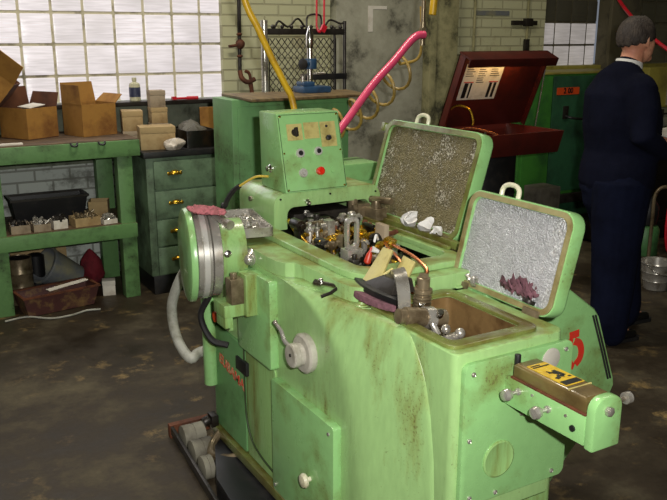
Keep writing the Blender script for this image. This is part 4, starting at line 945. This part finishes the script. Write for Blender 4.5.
q = thing('red_tie_rods', 'bright red loop of cord hanging down onto the top of the mesh guard', 'cord', (2.39, 4.25, 1.7))
b = MB(); b.cyl((2.345, 4.26, 1.70), (2.375, 4.26, 4.19), .006); b.cyl((2.395, 4.26, 1.70), (2.425, 4.26, 4.19), .006); b.build('cord', 'red_hose', q)
b = MB(); b.tube([(2.345, 4.26, 1.70), (2.36, 4.255, 1.67), (2.395, 4.26, 1.70)], .007); b.obox((2.385, 4.25, 1.69), (.03, .02, .04), (0, 30, 0)); b.build('knot', 'red_hose', q)
# pipe with valve on the wall
pi_ = thing('wall_pipe', 'thin rusty vertical pipe with a valve on the brick wall beside the window', 'pipe', (2.42, 5.56, 1.3))
MB().cyl((2.415, 5.56, 1.38), (2.46, 5.56, 4.19), .014).build('pipe', 'dark_metal', pi_)
b = MB(); b.ell((2.42, 5.55, 1.59), (.035, .035, .035)); b.cyl((2.33, 5.55, 1.575), (2.42, 5.55, 1.585), .010); b.build('valve', 'rust', pi_)
for z in (1.66, 1.505): MB().ell((2.417, 5.555, z), (.022, .022, .012)).build('pipe_coupling', 'rust', pi_)
b = MB(); b.tube([(2.415, 5.56, 1.40), (2.42, 5.54, 1.35), (2.46, 5.53, 1.32), (2.52, 5.53, 1.34)], .018); b.tube([(2.47, 5.53, 1.33), (2.49, 5.53, 1.25), (2.495, 5.53, 1.1)], .012); b.tube([(2.445, 5.53, 1.40), (2.48, 5.53, 1.37), (2.50, 5.53, 1.22), (2.505, 5.53, 1.1)], .012); b.build('elbow', 'rust', pi_)

# hoses
q = MB().tube([(1.28, 3.02, 2.05), (1.335, 3.01, 1.79), (1.385, 3.0, 1.68), (1.44, 3.0, 1.57), (1.50, 3.0, 1.46), (1.535, 3.0, 1.39), (1.55, 2.98, 1.25), (1.55, 2.95, 1.10)], .0135, n=12)
for i in range(1): pass
tag(q.build('air_hose', 'yellow_hose', None, origin=(1.5, 2.9, 1.35)), 'yellow air hose coming down from above behind the console', 'hose')
# (its upper run reaches the ceiling)
q = MB().tube([(.85, 3.05, 4.19), (.98, 3.04, 3.2), (1.15, 3.03, 2.5), (1.28, 3.02, 2.05)], .0135, n=12); q.build('air_hose_run', 'yellow_hose', bpy.data.objects['air_hose'])
bpy.data.objects['air_hose_run'].location = (0, 0, 0)
for v in bpy.data.objects['air_hose_run'].data.vertices: pass
ph_ = MB().tube([(2.495, 3.40, 1.655), (2.45, 3.40, 1.650), (2.40, 3.40, 1.615), (2.30, 3.38, 1.53), (2.171, 3.37, 1.42), (2.03, 3.36, 1.27), (1.92, 3.34, 1.16), (1.86, 3.32, 1.066)], .019, n=14)
tag(ph_.build('pink_hose', 'pink_hose', None, origin=(1.86, 3.32, 1.066)), 'bright pink hose running diagonally behind the control console', 'hose')
pts = []
A = V((2.56, 3.62, 1.50)); B_ = V((1.98, 3.50, 1.20)); ax = (B_-A).normalized(); u = ax.cross(V((0, 0, 1))).normalized(); w2 = u.cross(ax)
nt_ = 5.0
for i in range(int(nt_*14)+1):
    t = i/(nt_*14); a = 2*PI*nt_*t
    pts.append(A+(B_-A)*t+u*math.cos(a)*.065+w2*math.sin(a)*.072+V((0, 0, -.04*math.sin(PI*t))))
q = MB().tube([(2.60, 3.58, 1.80), (2.61, 3.58, 1.62), (2.60, 3.6, 1.53)]+[pts[0]], .008); q.tube(pts, .0085, n=8, smooth=False)
tag(q.build('hanging_coil_hose', 'olive_hose', None, origin=(2.5, 3.6, 1.4)), 'olive coiled air hose stretched in front of the concrete pier', 'hose')
ap = thing('air_drop', 'vertical metal air pipe with a yellow end piece at the edge of the pier', 'pipe', (2.6, 3.55, 1.6))
b = MB(); b.cyl((2.60, 3.56, 1.70), (2.62, 3.56, 4.19), .011); b.cyl((2.598, 3.56, 1.60), (2.60, 3.56, 1.72), .016); b.hexb((2.599, 3.56, 1.66), (2.60, 3.56, 1.69), .022); b.build('pipe', 'steel_brown', ap)
MB().cyl((2.645, 3.54, 1.755), (2.66, 3.54, 1.90), .020).build('grip', 'yellow_hose', ap, bevel=.004)
# square white mark and smudges painted on the pier
mk = thing('wall_marking', 'white painted corner mark on the stained concrete pier', 'paint mark', (3.5, 5.497, 1.8))
MB().box(3.485, 3.53, 5.4965, 5.4985, 1.68, 1.875).box(3.53, 3.66, 5.4965, 5.4985, 1.85, 1.875).build('paint', 'paper', mk)
# ================================================================ RIGHT: PARTS WASHER
pw = thing('parts_washer', 'dark red parts washer with its lid raised and lamp lit, standing on a black drum', 'parts washer', (3.8, 4.4, 0))
MB().lathe([(.27, 0), (.285, .01), (.285, .28), (.292, .29), (.285, .30), (.285, .56), (.292, .57), (.285, .58), (.285, .845), (.27, .85)], (3.72, 4.42, 0), n=40).build('drum', 'black', pw)
b = MB(); xa, xb, ya, yb = 3.28, 4.25, 4.10, 4.70
def rect(x0, x1, y0, y1, z): return [V((x0, y0, z)), V((x1, y0, z)), V((x1, y1, z)), V((x0, y1, z))]
b.loft([rect(xa+.03, xb-.03, ya+.02, yb-.01, .852), rect(xa, xb, ya, yb, 1.005), rect(xa+.02, xb-.02, ya+.02, yb-.02, 1.005), rect(xa+.045, xb-.045, ya+.04, yb-.03, .90)], True, True)
b.build('basin', 'washer_red', pw, bevel=.004)
# lid: local frame hinged at rear edge, leaning forward
lo_ = V((3.555, 4.66, 1.010)); hv = V((.0, -.24, .555)).normalized(); nv = V((0, 0, 0)); sx_ = V((1, 0, 0)); nv = sx_.cross(hv).normalized()   # nv points to viewer/down
if nv.y > 0: nv = -nv
ML = MX(sx_, hv, nv, lo_); Lw, Lh = .80, .585
b = MB(); b.box(0, Lw, 0, Lh, 0, .012).box(0, .012, 0, Lh, 0, .07).box(Lw-.012, Lw, 0, Lh, 0, .05).box(-.004, Lw+.004, Lh-.012, Lh, 0, .13).box(-.004, Lw+.004, Lh-.060, Lh, .12, .132)
b.xf(ML); ld = b.build('washer_lid', 'washer_red', pw, bevel=.002)
MB().box(.15, .55, Lh-.040, Lh-.014, .06, .09).xf(ML).build('lamp_tube', 'lamp_warm', ld)
ps = MB().box(.085, .43, .22, .495, .0125, .015).xf(ML).build('instruction_sheet', 'paper', ld)
b = MB()
for i in range(3):
    for k in range(9):
        if (i in (0, 2) and k > 4) or (i == 1 and k > 7): continue
        wdt = .10*(.6+.4*random.random()); b.box(.10+i*.11, .10+i*.11+wdt*.9, .468-k*.0165, .471-k*.0165+.003, .0152, .0158)
b.xf(ML).build('printed_text', 'grey_box', ps)
for xa_, xb_ in ((.115, .150), (.168, .183), (.340, .365), (.382, .405)): MB().box(xa_, xb_, .235, .35, .0152, .016).xf(ML).build('printed_picture', 'black', ps)
b = MB(); b.box(.105, .19, .353, .360, .0152, .016).box(.33, .415, .353, .360, .0152, .016).xf(ML).build('printed_heading', 'red_paint', ps)
b = MB(); b.tube([(3.58, 4.60, .95), (3.58, 4.59, 1.10), (3.62, 4.53, 1.17), (3.67, 4.45, 1.15), (3.685, 4.42, 1.08), (3.685, 4.42, 1.04)], .008); b.build('faucet_tube', 'brass', pw)
b = MB(); b.tube([(3.45, 4.40, 1.00), (3.60, 4.35, 1.03), (3.75, 4.25, .99), (3.80, 4.20, .94)], .008); b.build('brush_hose', 'copper', pw)
b = MB(); b.cyl((4.40, 4.55, .95), (4.385, 4.46, 1.44), .005); b.build('stay_rod', 'steel', pw)
MB().lathe([(.006, 0), (.01, .01), (.01, .03)], (3.55, 4.13, .998), (0, 0, 1)).build('stud', 'steel_bright', pw)
lp = bpy.data.lights.new('washer_lamp', 'AREA'); lp.shape = 'RECTANGLE'; lp.size = .42; lp.size_y = .05; lp.energy = .35; lp.color = (1, .72, .34)
lo2 = bpy.data.objects.new('washer_lamp', lp); COL.objects.link(lo2); lo2.matrix_world = ML @ Matrix.Translation((.47, Lh-.05, .10)) @ Matrix.Rotation(math.radians(90), 4, 'X') @ Matrix.Rotation(PI, 4, 'X')
lo2.matrix_world = ML @ Matrix.Translation((.36, Lh-.050, .080)) @ Matrix.Rotation(math.radians(-90+25), 4, 'X')

# ================================================================ GREEN LOCKER BEHIND
gl = thing('green_locker', 'bright green metal locker with a small orange sign, right of the parts washer', 'locker', (5.2, 5.2, 0))
MB().box(4.69, 6.0, 5.02, 5.48, .30, 1.335).build('locker_body', 'locker_green', gl, bevel=.005)
MB().box(4.68, 6.01, 5.01, 5.49, 1.335, 1.35).build('locker_top', 'locker_yellow', gl, bevel=.003)
MB().box(4.72, 5.02, 5.008, 5.02, .33, 1.32).build('locker_door', 'locker_green', gl, bevel=.003)
d2 = MB().box(5.03, 5.98, 5.004, 5.02, .33, 1.32).build('locker_door', 'locker_green_dark', gl, bevel=.003)
MB().box(4.66, 6.02, 4.99, 5.50, .22, .30).build('base_rail', 'dark_metal', gl, bevel=.003)
MB().box(4.69, 6.0, 5.02, 5.48, 0, .22).build('locker_base', 'locker_green_dark', gl, bevel=.003)
sg = MB().box(5.065, 5.325, 5.000, 5.0035, 1.165, 1.225).build('orange_sign', 'orange_label', gl)
text('2 00', .062, FACE_Y((5.195, 4.9985, 1.196)), 'black', sg, 'sign_lettering', bold=.002)
MB().box(5.15, 5.21, 4.992, 5.004, .96, 1.07).build('handle_plate', 'dark_metal', d2, bevel=.003)
MB().tube([(5.18, 4.992, .985), (5.19, 4.95, .975), (5.25, 4.93, .965), (5.31, 4.93, .96)], .011).build('door_handle', 'black', d2)
gb = MB().box(4.70, 4.92, 4.74, 4.94, 0, .44); tag(gb.build('metal_box', 'grey_box', None, bevel=.006, origin=(4.81, 4.84, 0)), 'grey metal box standing in front of the green locker behind the open front lid', 'box')
# junction box and conduits on the wall behind washer
cj = thing('conduit_box', 'small dark junction box with a vertical conduit on the pale brick wall', 'electrical box', (5.2, 5.58, 1.7))
MB().cyl((5.23, 5.58, 1.38), (5.22, 5.58, 4.19), .012).build('conduit', 'stained_post', cj)
MB().cyl((4.62, 5.58, 1.2), (4.62, 5.58, 4.19), .012).build('conduit', 'stained_post', cj)
b = MB(); b.box(5.05, 5.34, 5.57, 5.60, 1.74, 1.78); b.box(5.19, 5.27, 5.55, 5.60, 1.73, 1.80); b.box(5.20, 5.25, 5.56, 5.59, 1.50, 1.62); b.build('box', 'dark_metal', cj, bevel=.003)
MB().box(4.62, 5.02, 5.592, 5.60, 1.82, 1.86).build('paint_patch', 'bucket_grey', cj)

# ================================================================ FAR RIGHT
lk = thing('yellow_shelving', 'yellowish metal storage cabinet with grey shelves behind the man at the right edge', 'shelving', (7.2, 5.3, 0))
MB().box(6.45, 8.2, 5.2, 5.38, .98, 1.36).build('cabinet_body', 'locker_yellow', lk, bevel=.01)
MB().box(6.72, 6.75, 5.17, 5.20, 1.0, 1.34).build('upright', 'steel', lk); MB().box(7.05, 7.08, 5.17, 5.20, 1.0, 1.34).build('upright', 'steel', lk)
MB().box(6.45, 8.2, 5.05, 5.38, .82, .90).build('shelf_board', 'bucket_grey', lk, bevel=.004); MB().box(6.45, 8.2, 5.05, 5.38, .35, .40).build('shelf_board', 'dark_metal', lk, bevel=.004)
for x in (6.46, 8.1): MB().box(x, x+.06, 5.05, 5.38, 0, .981).build('upright', 'dark_metal', lk, bevel=.003)
for i, (x, w_, h__, m_) in enumerate(((6.62, .22, .18, 'grey_box'), (6.92, .26, .24, 'cardboard_dark'), (7.25, .2, .2, 'rust'))):
    q = MB().box(x, x+w_, 5.08, 5.30, .4005, .4005+h__); tag(q.build('storage_box', m_, None, bevel=.006, origin=(x+w_/2, 5.19, .4005)), ('grey box on the low shelf at the right edge', 'dark brown box on the low shelf at the right edge', 'rusty box on the low shelf at the right edge')[i], 'box')
gy = thing('gas_cylinder', 'short green gas cylinder with a black valve cap behind the bucket', 'gas cylinder', (5.10, 4.05, 0))
MB().lathe([(.10, 0), (.105, .01), (.105, .20), (.09, .225), (.06, .235)], (5.13, 4.03, 0)).build('cylinder_body', 'cylinder_green', gy)
MB().lathe([(.060, .235), (.075, .245), (.085, .30), (.085, .38), (.05, .44), (.02, .45)], (5.13, 4.03, 0)).build('valve_cap', 'black', gy)
q = MB().tube([(4.98, 3.86, .001), (4.98, 3.86, .30), (4.99, 3.86, .52), (5.08, 3.82, .56), (5.20, 3.78, .40), (5.34, 3.74, .16), (5.42, 3.72, .012)], .013); tag(q.build('bent_tube', 'steel_brown', None, origin=(5.2, 3.8, 0)), 'bent metal tube standing in front of the green gas cylinder', 'tube')
q = MB().tube([(5.34, 3.98, .78), (5.30, 3.96, .5), (5.27, 3.95, .2), (5.30, 3.93, .013), (5.42, 3.90, .013)], .012); q.tube([(5.34, 3.98, .78), (5.35, 3.98, .5), (5.33, 3.97, .2), (5.36, 3.97, .013), (5.44, 3.94, .013)], .012)
tag(q.build('red_hose', 'red_hose', None, origin=(5.34, 3.95, 0)), 'red hose hanging down to the floor behind the silver bucket', 'hose')
q = MB().tube([(5.86, 5.25, 2.10), (5.70, 4.9, 1.86), (5.60, 4.5, 1.62), (5.68, 4.2, 1.43), (5.95, 4.1, 1.30), (6.3, 4.1, 1.24), (6.8, 4.1, 1.20)], .015); q.tube([(5.8, 5.3, 4.19), (5.84, 5.29, 3.2), (5.86, 5.25, 2.10)], .015)
tag(q.build('red_hose', 'red_hose', None, origin=(5.7, 4.6, 1.2)), 'thin red hose hanging from above past the head of the man', 'hose')
mr = thing('dark_machine', 'dark low machine base at the right edge behind the bucket', 'machine', (5.6, 4.0, 0))
MB().box(5.02, 7.0, 4.28, 4.8, .02, .16).build('machine_base', 'oily_black', mr, bevel=.01); MB().box(5.5, 6.9, 4.3, 4.75, .16, .72).build('machine_body', 'oily_black', mr, bevel=.02)
MB().box(4.80, 6.4, 3.44, 3.52, 0, .07).build('floor_rail', 'dark_metal', mr, bevel=.004)
# bucket
bq = thing('metal_bucket', 'shiny ribbed metal bucket with a wire handle on the floor at the right edge', 'bucket', (4.46, 3.38, 0))
MB().lathe([(.072, 0), (.078, .004), (.088, .06), (.092, .065), (.090, .07), (.098, .12), (.102, .125), (.100, .13), (.108, .18), (.114, .185), (.112, .192), (.104, .188), (.080, .02), (.01, .012)], (4.46, 3.38, 0), n=36).build('bucket_body', 'steel', bq)
b = MB(); b.tube([(4.46-.112*math.cos(a)*.95, 3.38-.10*math.sin(a), .18-.07*math.sin(a)) for a in [PI*i/10 for i in range(11)]], .003); b.build('bail_handle', 'steel_bright', bq)
# stray things on the floor
for i, (x, y, s_) in enumerate(((2.62, 1.95, .10), (2.80, 1.86, .06))):
    pass

# ================================================================ THE MAN
def limb(b, pts, rads, n=14):
    """tapered elliptical limb through points; rads = (a,b) or r"""
    P = [V(p) for p in pts]; lo = []; u = None
    for i, p in enumerate(P):
        d = (P[min(i+1, len(P)-1)]-P[max(i-1, 0)]).normalized()
        ref = V((0, 1, 0)) if abs(d.y) < .9 else V((1, 0, 0))
        u = (ref-d*ref.dot(d)).normalized(); w = u.cross(d)
        r = rads[i]; ra, rb = (r, r) if not isinstance(r, tuple) else r
        lo.append([p+w*math.cos(2*PI*j/n)*ra+u*math.sin(2*PI*j/n)*rb for j in range(n)])
    b.loft(lo)
    e0, e1 = rads[0], rads[-1]
    for p, r in ((P[0], e0), (P[-1], e1)):
        ra = r if not isinstance(r, tuple) else min(r)
        b.ell(p, (ra*.98,)*3, 12, 8)
def remesh(o, vox, sm=6, fac=.5):
    m = o.modifiers.new('union', 'REMESH'); m.mode = 'VOXEL'; m.voxel_size = vox; m.use_smooth_shade = True
    s = o.modifiers.new('smooth', 'SMOOTH'); s.iterations = sm; s.factor = fac
ML_ = (3.535, 2.985, 0)
def place(o, parent=None):
    if parent: o.parent = parent
    return o
# local frame: x forward, y to his left, z up
def hand(b, wr, fw, side, curl=1.0):
    """palm with five bent fingers; fw forward dir, side = +1 thumb towards +y"""
    wr = V(wr); fw = V(fw).normalized(); up = V((0, 0, 1)); s = V((0, side, 0)); s = (s-fw*s.dot(fw)).normalized(); dn = fw.cross(s).normalized()
    if dn.z > 0: dn = -dn
    limb(b, [wr-fw*.03, wr+fw*.02, wr+fw*.055, wr+fw*.085], [.024, (.017, .034), (.016, .042), (.013, .040)])
    for i, (off, ln) in enumerate(((.032, .068), (.011, .078), (-.011, .073), (-.031, .058))):
        a = wr+fw*.082+s*off; p1 = a+fw*ln*.42+dn*.006; p2 = p1+fw*ln*.22+dn*ln*.30*curl; p3 = p2-fw*ln*.04+dn*ln*.30*curl
        limb(b, [a-fw*.02, a, p1, p2, p3], [.0095, .0095, .0088, .008, .007], 8)
    a = wr+fw*.025+s*.030; limb(b, [a-s*.01, a+s*.012+fw*.01, a+s*.022+fw*.035+dn*.012, a+s*.014+fw*.058+dn*.024], [.013, .012, .0105, .009], 8)
HC = V((.045, 0, 1.625))                    # centre of head
b = MB()
b.ell(HC+V((-.012, 0, .022)), (.098, .078, .098), 20, 14); b.ell(HC+V((.028, 0, -.040)), (.066, .058, .078), 18, 12)
b.ell(HC+V((.070, 0, -.090)), (.026, .030, .022)); b.ell(HC+V((.030, 0, -.02)), (.066, .066, .060))
limb(b, [HC+V((.083, 0, .022)), HC+V((.102, 0, -.012)), HC+V((.100, 0, -.024))], [.009, .0145, .013], 10)      # nose
limb(b, [HC+V((.070, -.036, .028)), HC+V((.082, 0, .030)), HC+V((.070, .036, .028))], [.010, .010, .010], 8)    # brow
limb(b, [HC+V((.078, -.020, -.055)), HC+V((.090, 0, -.053)), HC+V((.078, .020, -.055))], [.007, .009, .007], 8)  # lips
for s in (-1, 1):
    limb(b, [HC+V((-.004, s*.076, .020)), HC+V((-.014, s*.084, .022)), HC+V((-.018, s*.086, .002)), HC+V((-.006, s*.079, -.028))], [.009, .011, .011, .009], 8)   # ears
limb(b, [(.0, 0, 1.42), (.005, 0, 1.50), (.02, 0, 1.57)], [.066, .060, .058])
limb(b, [(0, 0, .92), (.01, 0, 1.05), (.0, 0, 1.22), (-.02, 0, 1.36), (-.005, 0, 1.43)], [(.11, .16), (.115, .155), (.12, .17), (.10, .17), (.06, .10)], 20)
SHR, SHL = V((-.05, -.165, 1.370)), V((-.02, .175, 1.370))
ELR, ELL_ = V((-.085, -.235, 1.15)), V((.04, .22, 1.12)); WRR, WRL = V((.115, -.20, 1.055)), V((.20, .04, 1.10))
limb(b, [SHR, (SHR+ELR)/2, ELR, (ELR+WRR)/2, WRR], [.056, .050, .042, .040, .028]); limb(b, [SHL, (SHL+ELL_)/2, ELL_, (ELL_+WRL)/2, WRL], [.056, .050, .042, .040, .028])
hand(b, WRR+V((.02, .01, -.002)), (1, .25, .0), 1); hand(b, WRL+V((.02, -.01, 0)), (1, -.2, .05), -1)
HR, HL = V((-.03, -.09, .92)), V((.01, .09, .92)); KR, KL = V((-.08, -.12, .50)), V((.10, .06, .50)); AR, AL = V((-.12, -.15, .09)), V((.17, .05, .09))
limb(b, [HR, (HR+KR)/2, KR, (KR+AR)/2, AR], [.092, .082, .058, .054, .040]); limb(b, [HL, (HL+KL)/2, KL, (KL+AL)/2, AL], [.092, .082, .058, .054, .040])
for A_ in (AR, AL): limb(b, [A_+V((-.03, 0, -.045)), A_+V((.05, 0, -.045)), A_+V((.15, 0, -.055))], [.038, (.034, .04), (.024, .036)])
man = b.build('person', 'skin', None)
man.location = ML_; man.rotation_euler = (0, 0, math.radians(-6))
remesh(man, .006, 5)
tag(man, 'standing person seen from behind in a dark navy sweater and trousers, holding papers', 'person')
# sweater
b = MB()
limb(b, [(-.02, 0, .86), (-.015, 0, .94), (.0, 0, 1.05), (-.015, 0, 1.20), (-.04, 0, 1.36), (-.03, 0, 1.445), (-.005, 0, 1.49)], [(.190, .215), (.190, .215), (.182, .210), (.190, .225), (.165, .215), (.110, .15), (.072, .085)], 26)
limb(b, [SHR+V((0, .03, 0)), (SHR+ELR)/2, ELR, (ELR+WRR)/2, WRR-V((.01, 0, 0))], [.098, .080, .066, .056, .044], 16); limb(b, [SHL-V((0, .03, 0)), (SHL+ELL_)/2, ELL_, (ELL_+WRL)/2, WRL-V((.01, 0, 0))], [.085, .080, .072, .060, .046], 16)
sw = b.build('sweater', 'navy_cloth', None); sw.parent = man; remesh(sw, .009, 8)
b = MB()
limb(b, [(-.02, 0, .82), (-.015, 0, .90), (-.01, 0, .98)], [(.185, .205), (.180, .205), (.170, .195)], 24)
limb(b, [HR+V((-.02, 0, -.04)), (HR+KR)/2+V((-.02, 0, 0)), KR+V((-.01, 0, 0)), (KR+AR)/2+V((0, 0, 0)), AR+V((.0, 0, .04)), AR+V((.01, 0, -.02))], [(.175, .130), (.165, .12), (.135, .115), (.120, .105), (.105, .10), (.10, .095)], 18)
limb(b, [HL+V((-.01, 0, -.04)), (HL+KL)/2, KL, (KL+AL)/2, AL+V((0, 0, .04)), AL+V((.0, 0, -.02))], [(.165, .130), (.160, .12), (.135, .115), (.118, .105), (.105, .10), (.10, .095)], 18)
tr_ = b.build('trousers', 'navy_trousers', None); tr_.parent = man; remesh(tr_, .009, 6)
for A_ in (AR, AL):
    b = MB(); limb(b, [A_+V((-.045, 0, -.055)), A_+V((.02, 0, -.05)), A_+V((.10, 0, -.056)), A_+V((.185, 0, -.062))], [(.038, .038), (.042, .042), (.034, .048), (.024, .038)], 16)
    for v in b.bm.verts: v.co.z = max(v.co.z, .012)
    sh = b.build('shoe', 'leather_black', None); sh.parent = man; remesh(sh, .007, 3)
    b = MB(); b.loft([[A_+V((x, y, 0))+V((0, 0, -A_.z+z)) for x, y in [(p[0]-.0, p[1]) for p in rr(-.085, .215, -.045, .045, .04, 5)]] for z in (.001, .02)]); so = b.build('shoe_sole', 'rubber', None); so.parent = sh
# hair: thin on top, grey brown, fuller round the back and sides
b = MB(); n = 30; m = 18; lo = []
for k in range(m+1):
    row = []
    for i in range(n+1):
        ph = math.radians(62+236*i/n)      # leaves the face free
        th = math.radians(20+((104+14*(-math.cos(ph))+3*math.sin(i*2.1))-20)*k/m)
        r = 1.075+.03*noise.noise(V((ph*6, th*9, 1)))
        row.append(HC+V((-.012, 0, .020))+V((.099*r*math.sin(th)*math.cos(ph), .080*r*math.sin(th)*math.sin(ph), .099*r*math.cos(th))))
    lo.append(row)
b.loft(lo, False, False, closed=False); hr = b.build('hair', 'hair', None); hr.parent = man
md = hr.modifiers.new('t', 'SOLIDIFY'); md.thickness = .012; md.offset = 0
b = MB(); lo = []
for i in range(25):
    a = 2*PI*i/24; lo.append([V((.002+q*math.cos(a)-.004, q*1.02*math.sin(a), 1.508+h+.014*(-math.cos(a)))) for q, h in ((.070, -.02), (.068, .012), (.063, .014), (.062, -.02))])
b.loft(lo, False, False); cl_ = b.build('shirt_collar', 'shirt_white', None); cl_.parent = man
for s in (-1, 1):
    b = MB(); b.ell(HC+V((.074, s*.030, .012)), (.010, .012, .010)); e_ = b.build('eye', 'white_plastic', None); e_.parent = man
    b = MB(); b.ell(HC+V((.083, s*.031, .012)), (.004, .005, .005)); e_ = b.build('pupil', 'black', None); e_.parent = man
# papers and cup in his hands
q = MB().obox((3.835, 2.90, 1.135), (.17, .15, .012), (8, -6, -8)); tag(q.build('paper_stack', 'paper', None, bevel=.001, origin=(3.835, 2.90, 1.13)), 'small stack of white papers held in the hands of the standing person', 'papers')

# ================================================================ LIGHT, CAMERA, RENDER SETTINGS
def area(name, loc, target, size, size_y, energy, color=(1, 1, 1)):
    l = bpy.data.lights.new(name, 'AREA'); l.shape = 'RECTANGLE'; l.size = size; l.size_y = size_y; l.energy = energy; l.color = color
    o = bpy.data.objects.new(name, l); COL.objects.link(o); o.location = loc
    o.rotation_euler = (V(target)-V(loc)).to_track_quat('-Z', 'Y').to_euler(); return o
# the flash of the camera, just right of and above the lens
area('camera_flash', (.09, -.06, 1.74), (1.55, 2.45, .88), .05, .03, 76, (1, .98, .93))
# unseen overhead area lights, added for soft ambient fill
area('ambient_fill', (1.6, 3.6, 4.1), (1.6, 3.6, 0), 1.6, .4, 78, (1, .93, .78))
area('ambient_fill', (4.6, 3.4, 4.1), (4.6, 3.4, 0), 1.4, .4, 16, (1, .93, .76))
area('ambient_fill', (-.8, 1.0, 4.1), (-.8, 1.0, 0), 1.6, .4, 26, (1, .93, .80))
# daylight coming through the glass blocks
area('window_daylight', (.7, 5.55, 2.2), (.7, 2.0, .6), 2.6, 1.6, 24, (.92, .94, 1))

wd = bpy.data.worlds.new('world'); SC.world = wd; wd.use_nodes = True
wd.node_tree.nodes['Background'].inputs[0].default_value = (.55, .6, .7, 1); wd.node_tree.nodes['Background'].inputs[1].default_value = .3

cam = bpy.data.cameras.new('camera'); co_ = bpy.data.objects.new('camera', cam); COL.objects.link(co_)
cam.sensor_width = 36; cam.lens = 800/667*36; cam.clip_start = .02
P = math.radians(15); YA = math.radians(30)
fwd = V((math.sin(YA)*math.cos(P), math.cos(YA)*math.cos(P), -math.sin(P))); rgt = V((math.cos(YA), -math.sin(YA), 0)); upc = rgt.cross(fwd)
co_.matrix_world = MX(rgt, upc, -fwd, (0, 0, 1.65))
SC.camera = co_
SC.view_settings.view_transform = 'Standard'; SC.view_settings.look = 'None'; SC.view_settings.gamma = 1; SC.view_settings.use_curve_mapping = False
SC.view_settings.exposure = 0.0
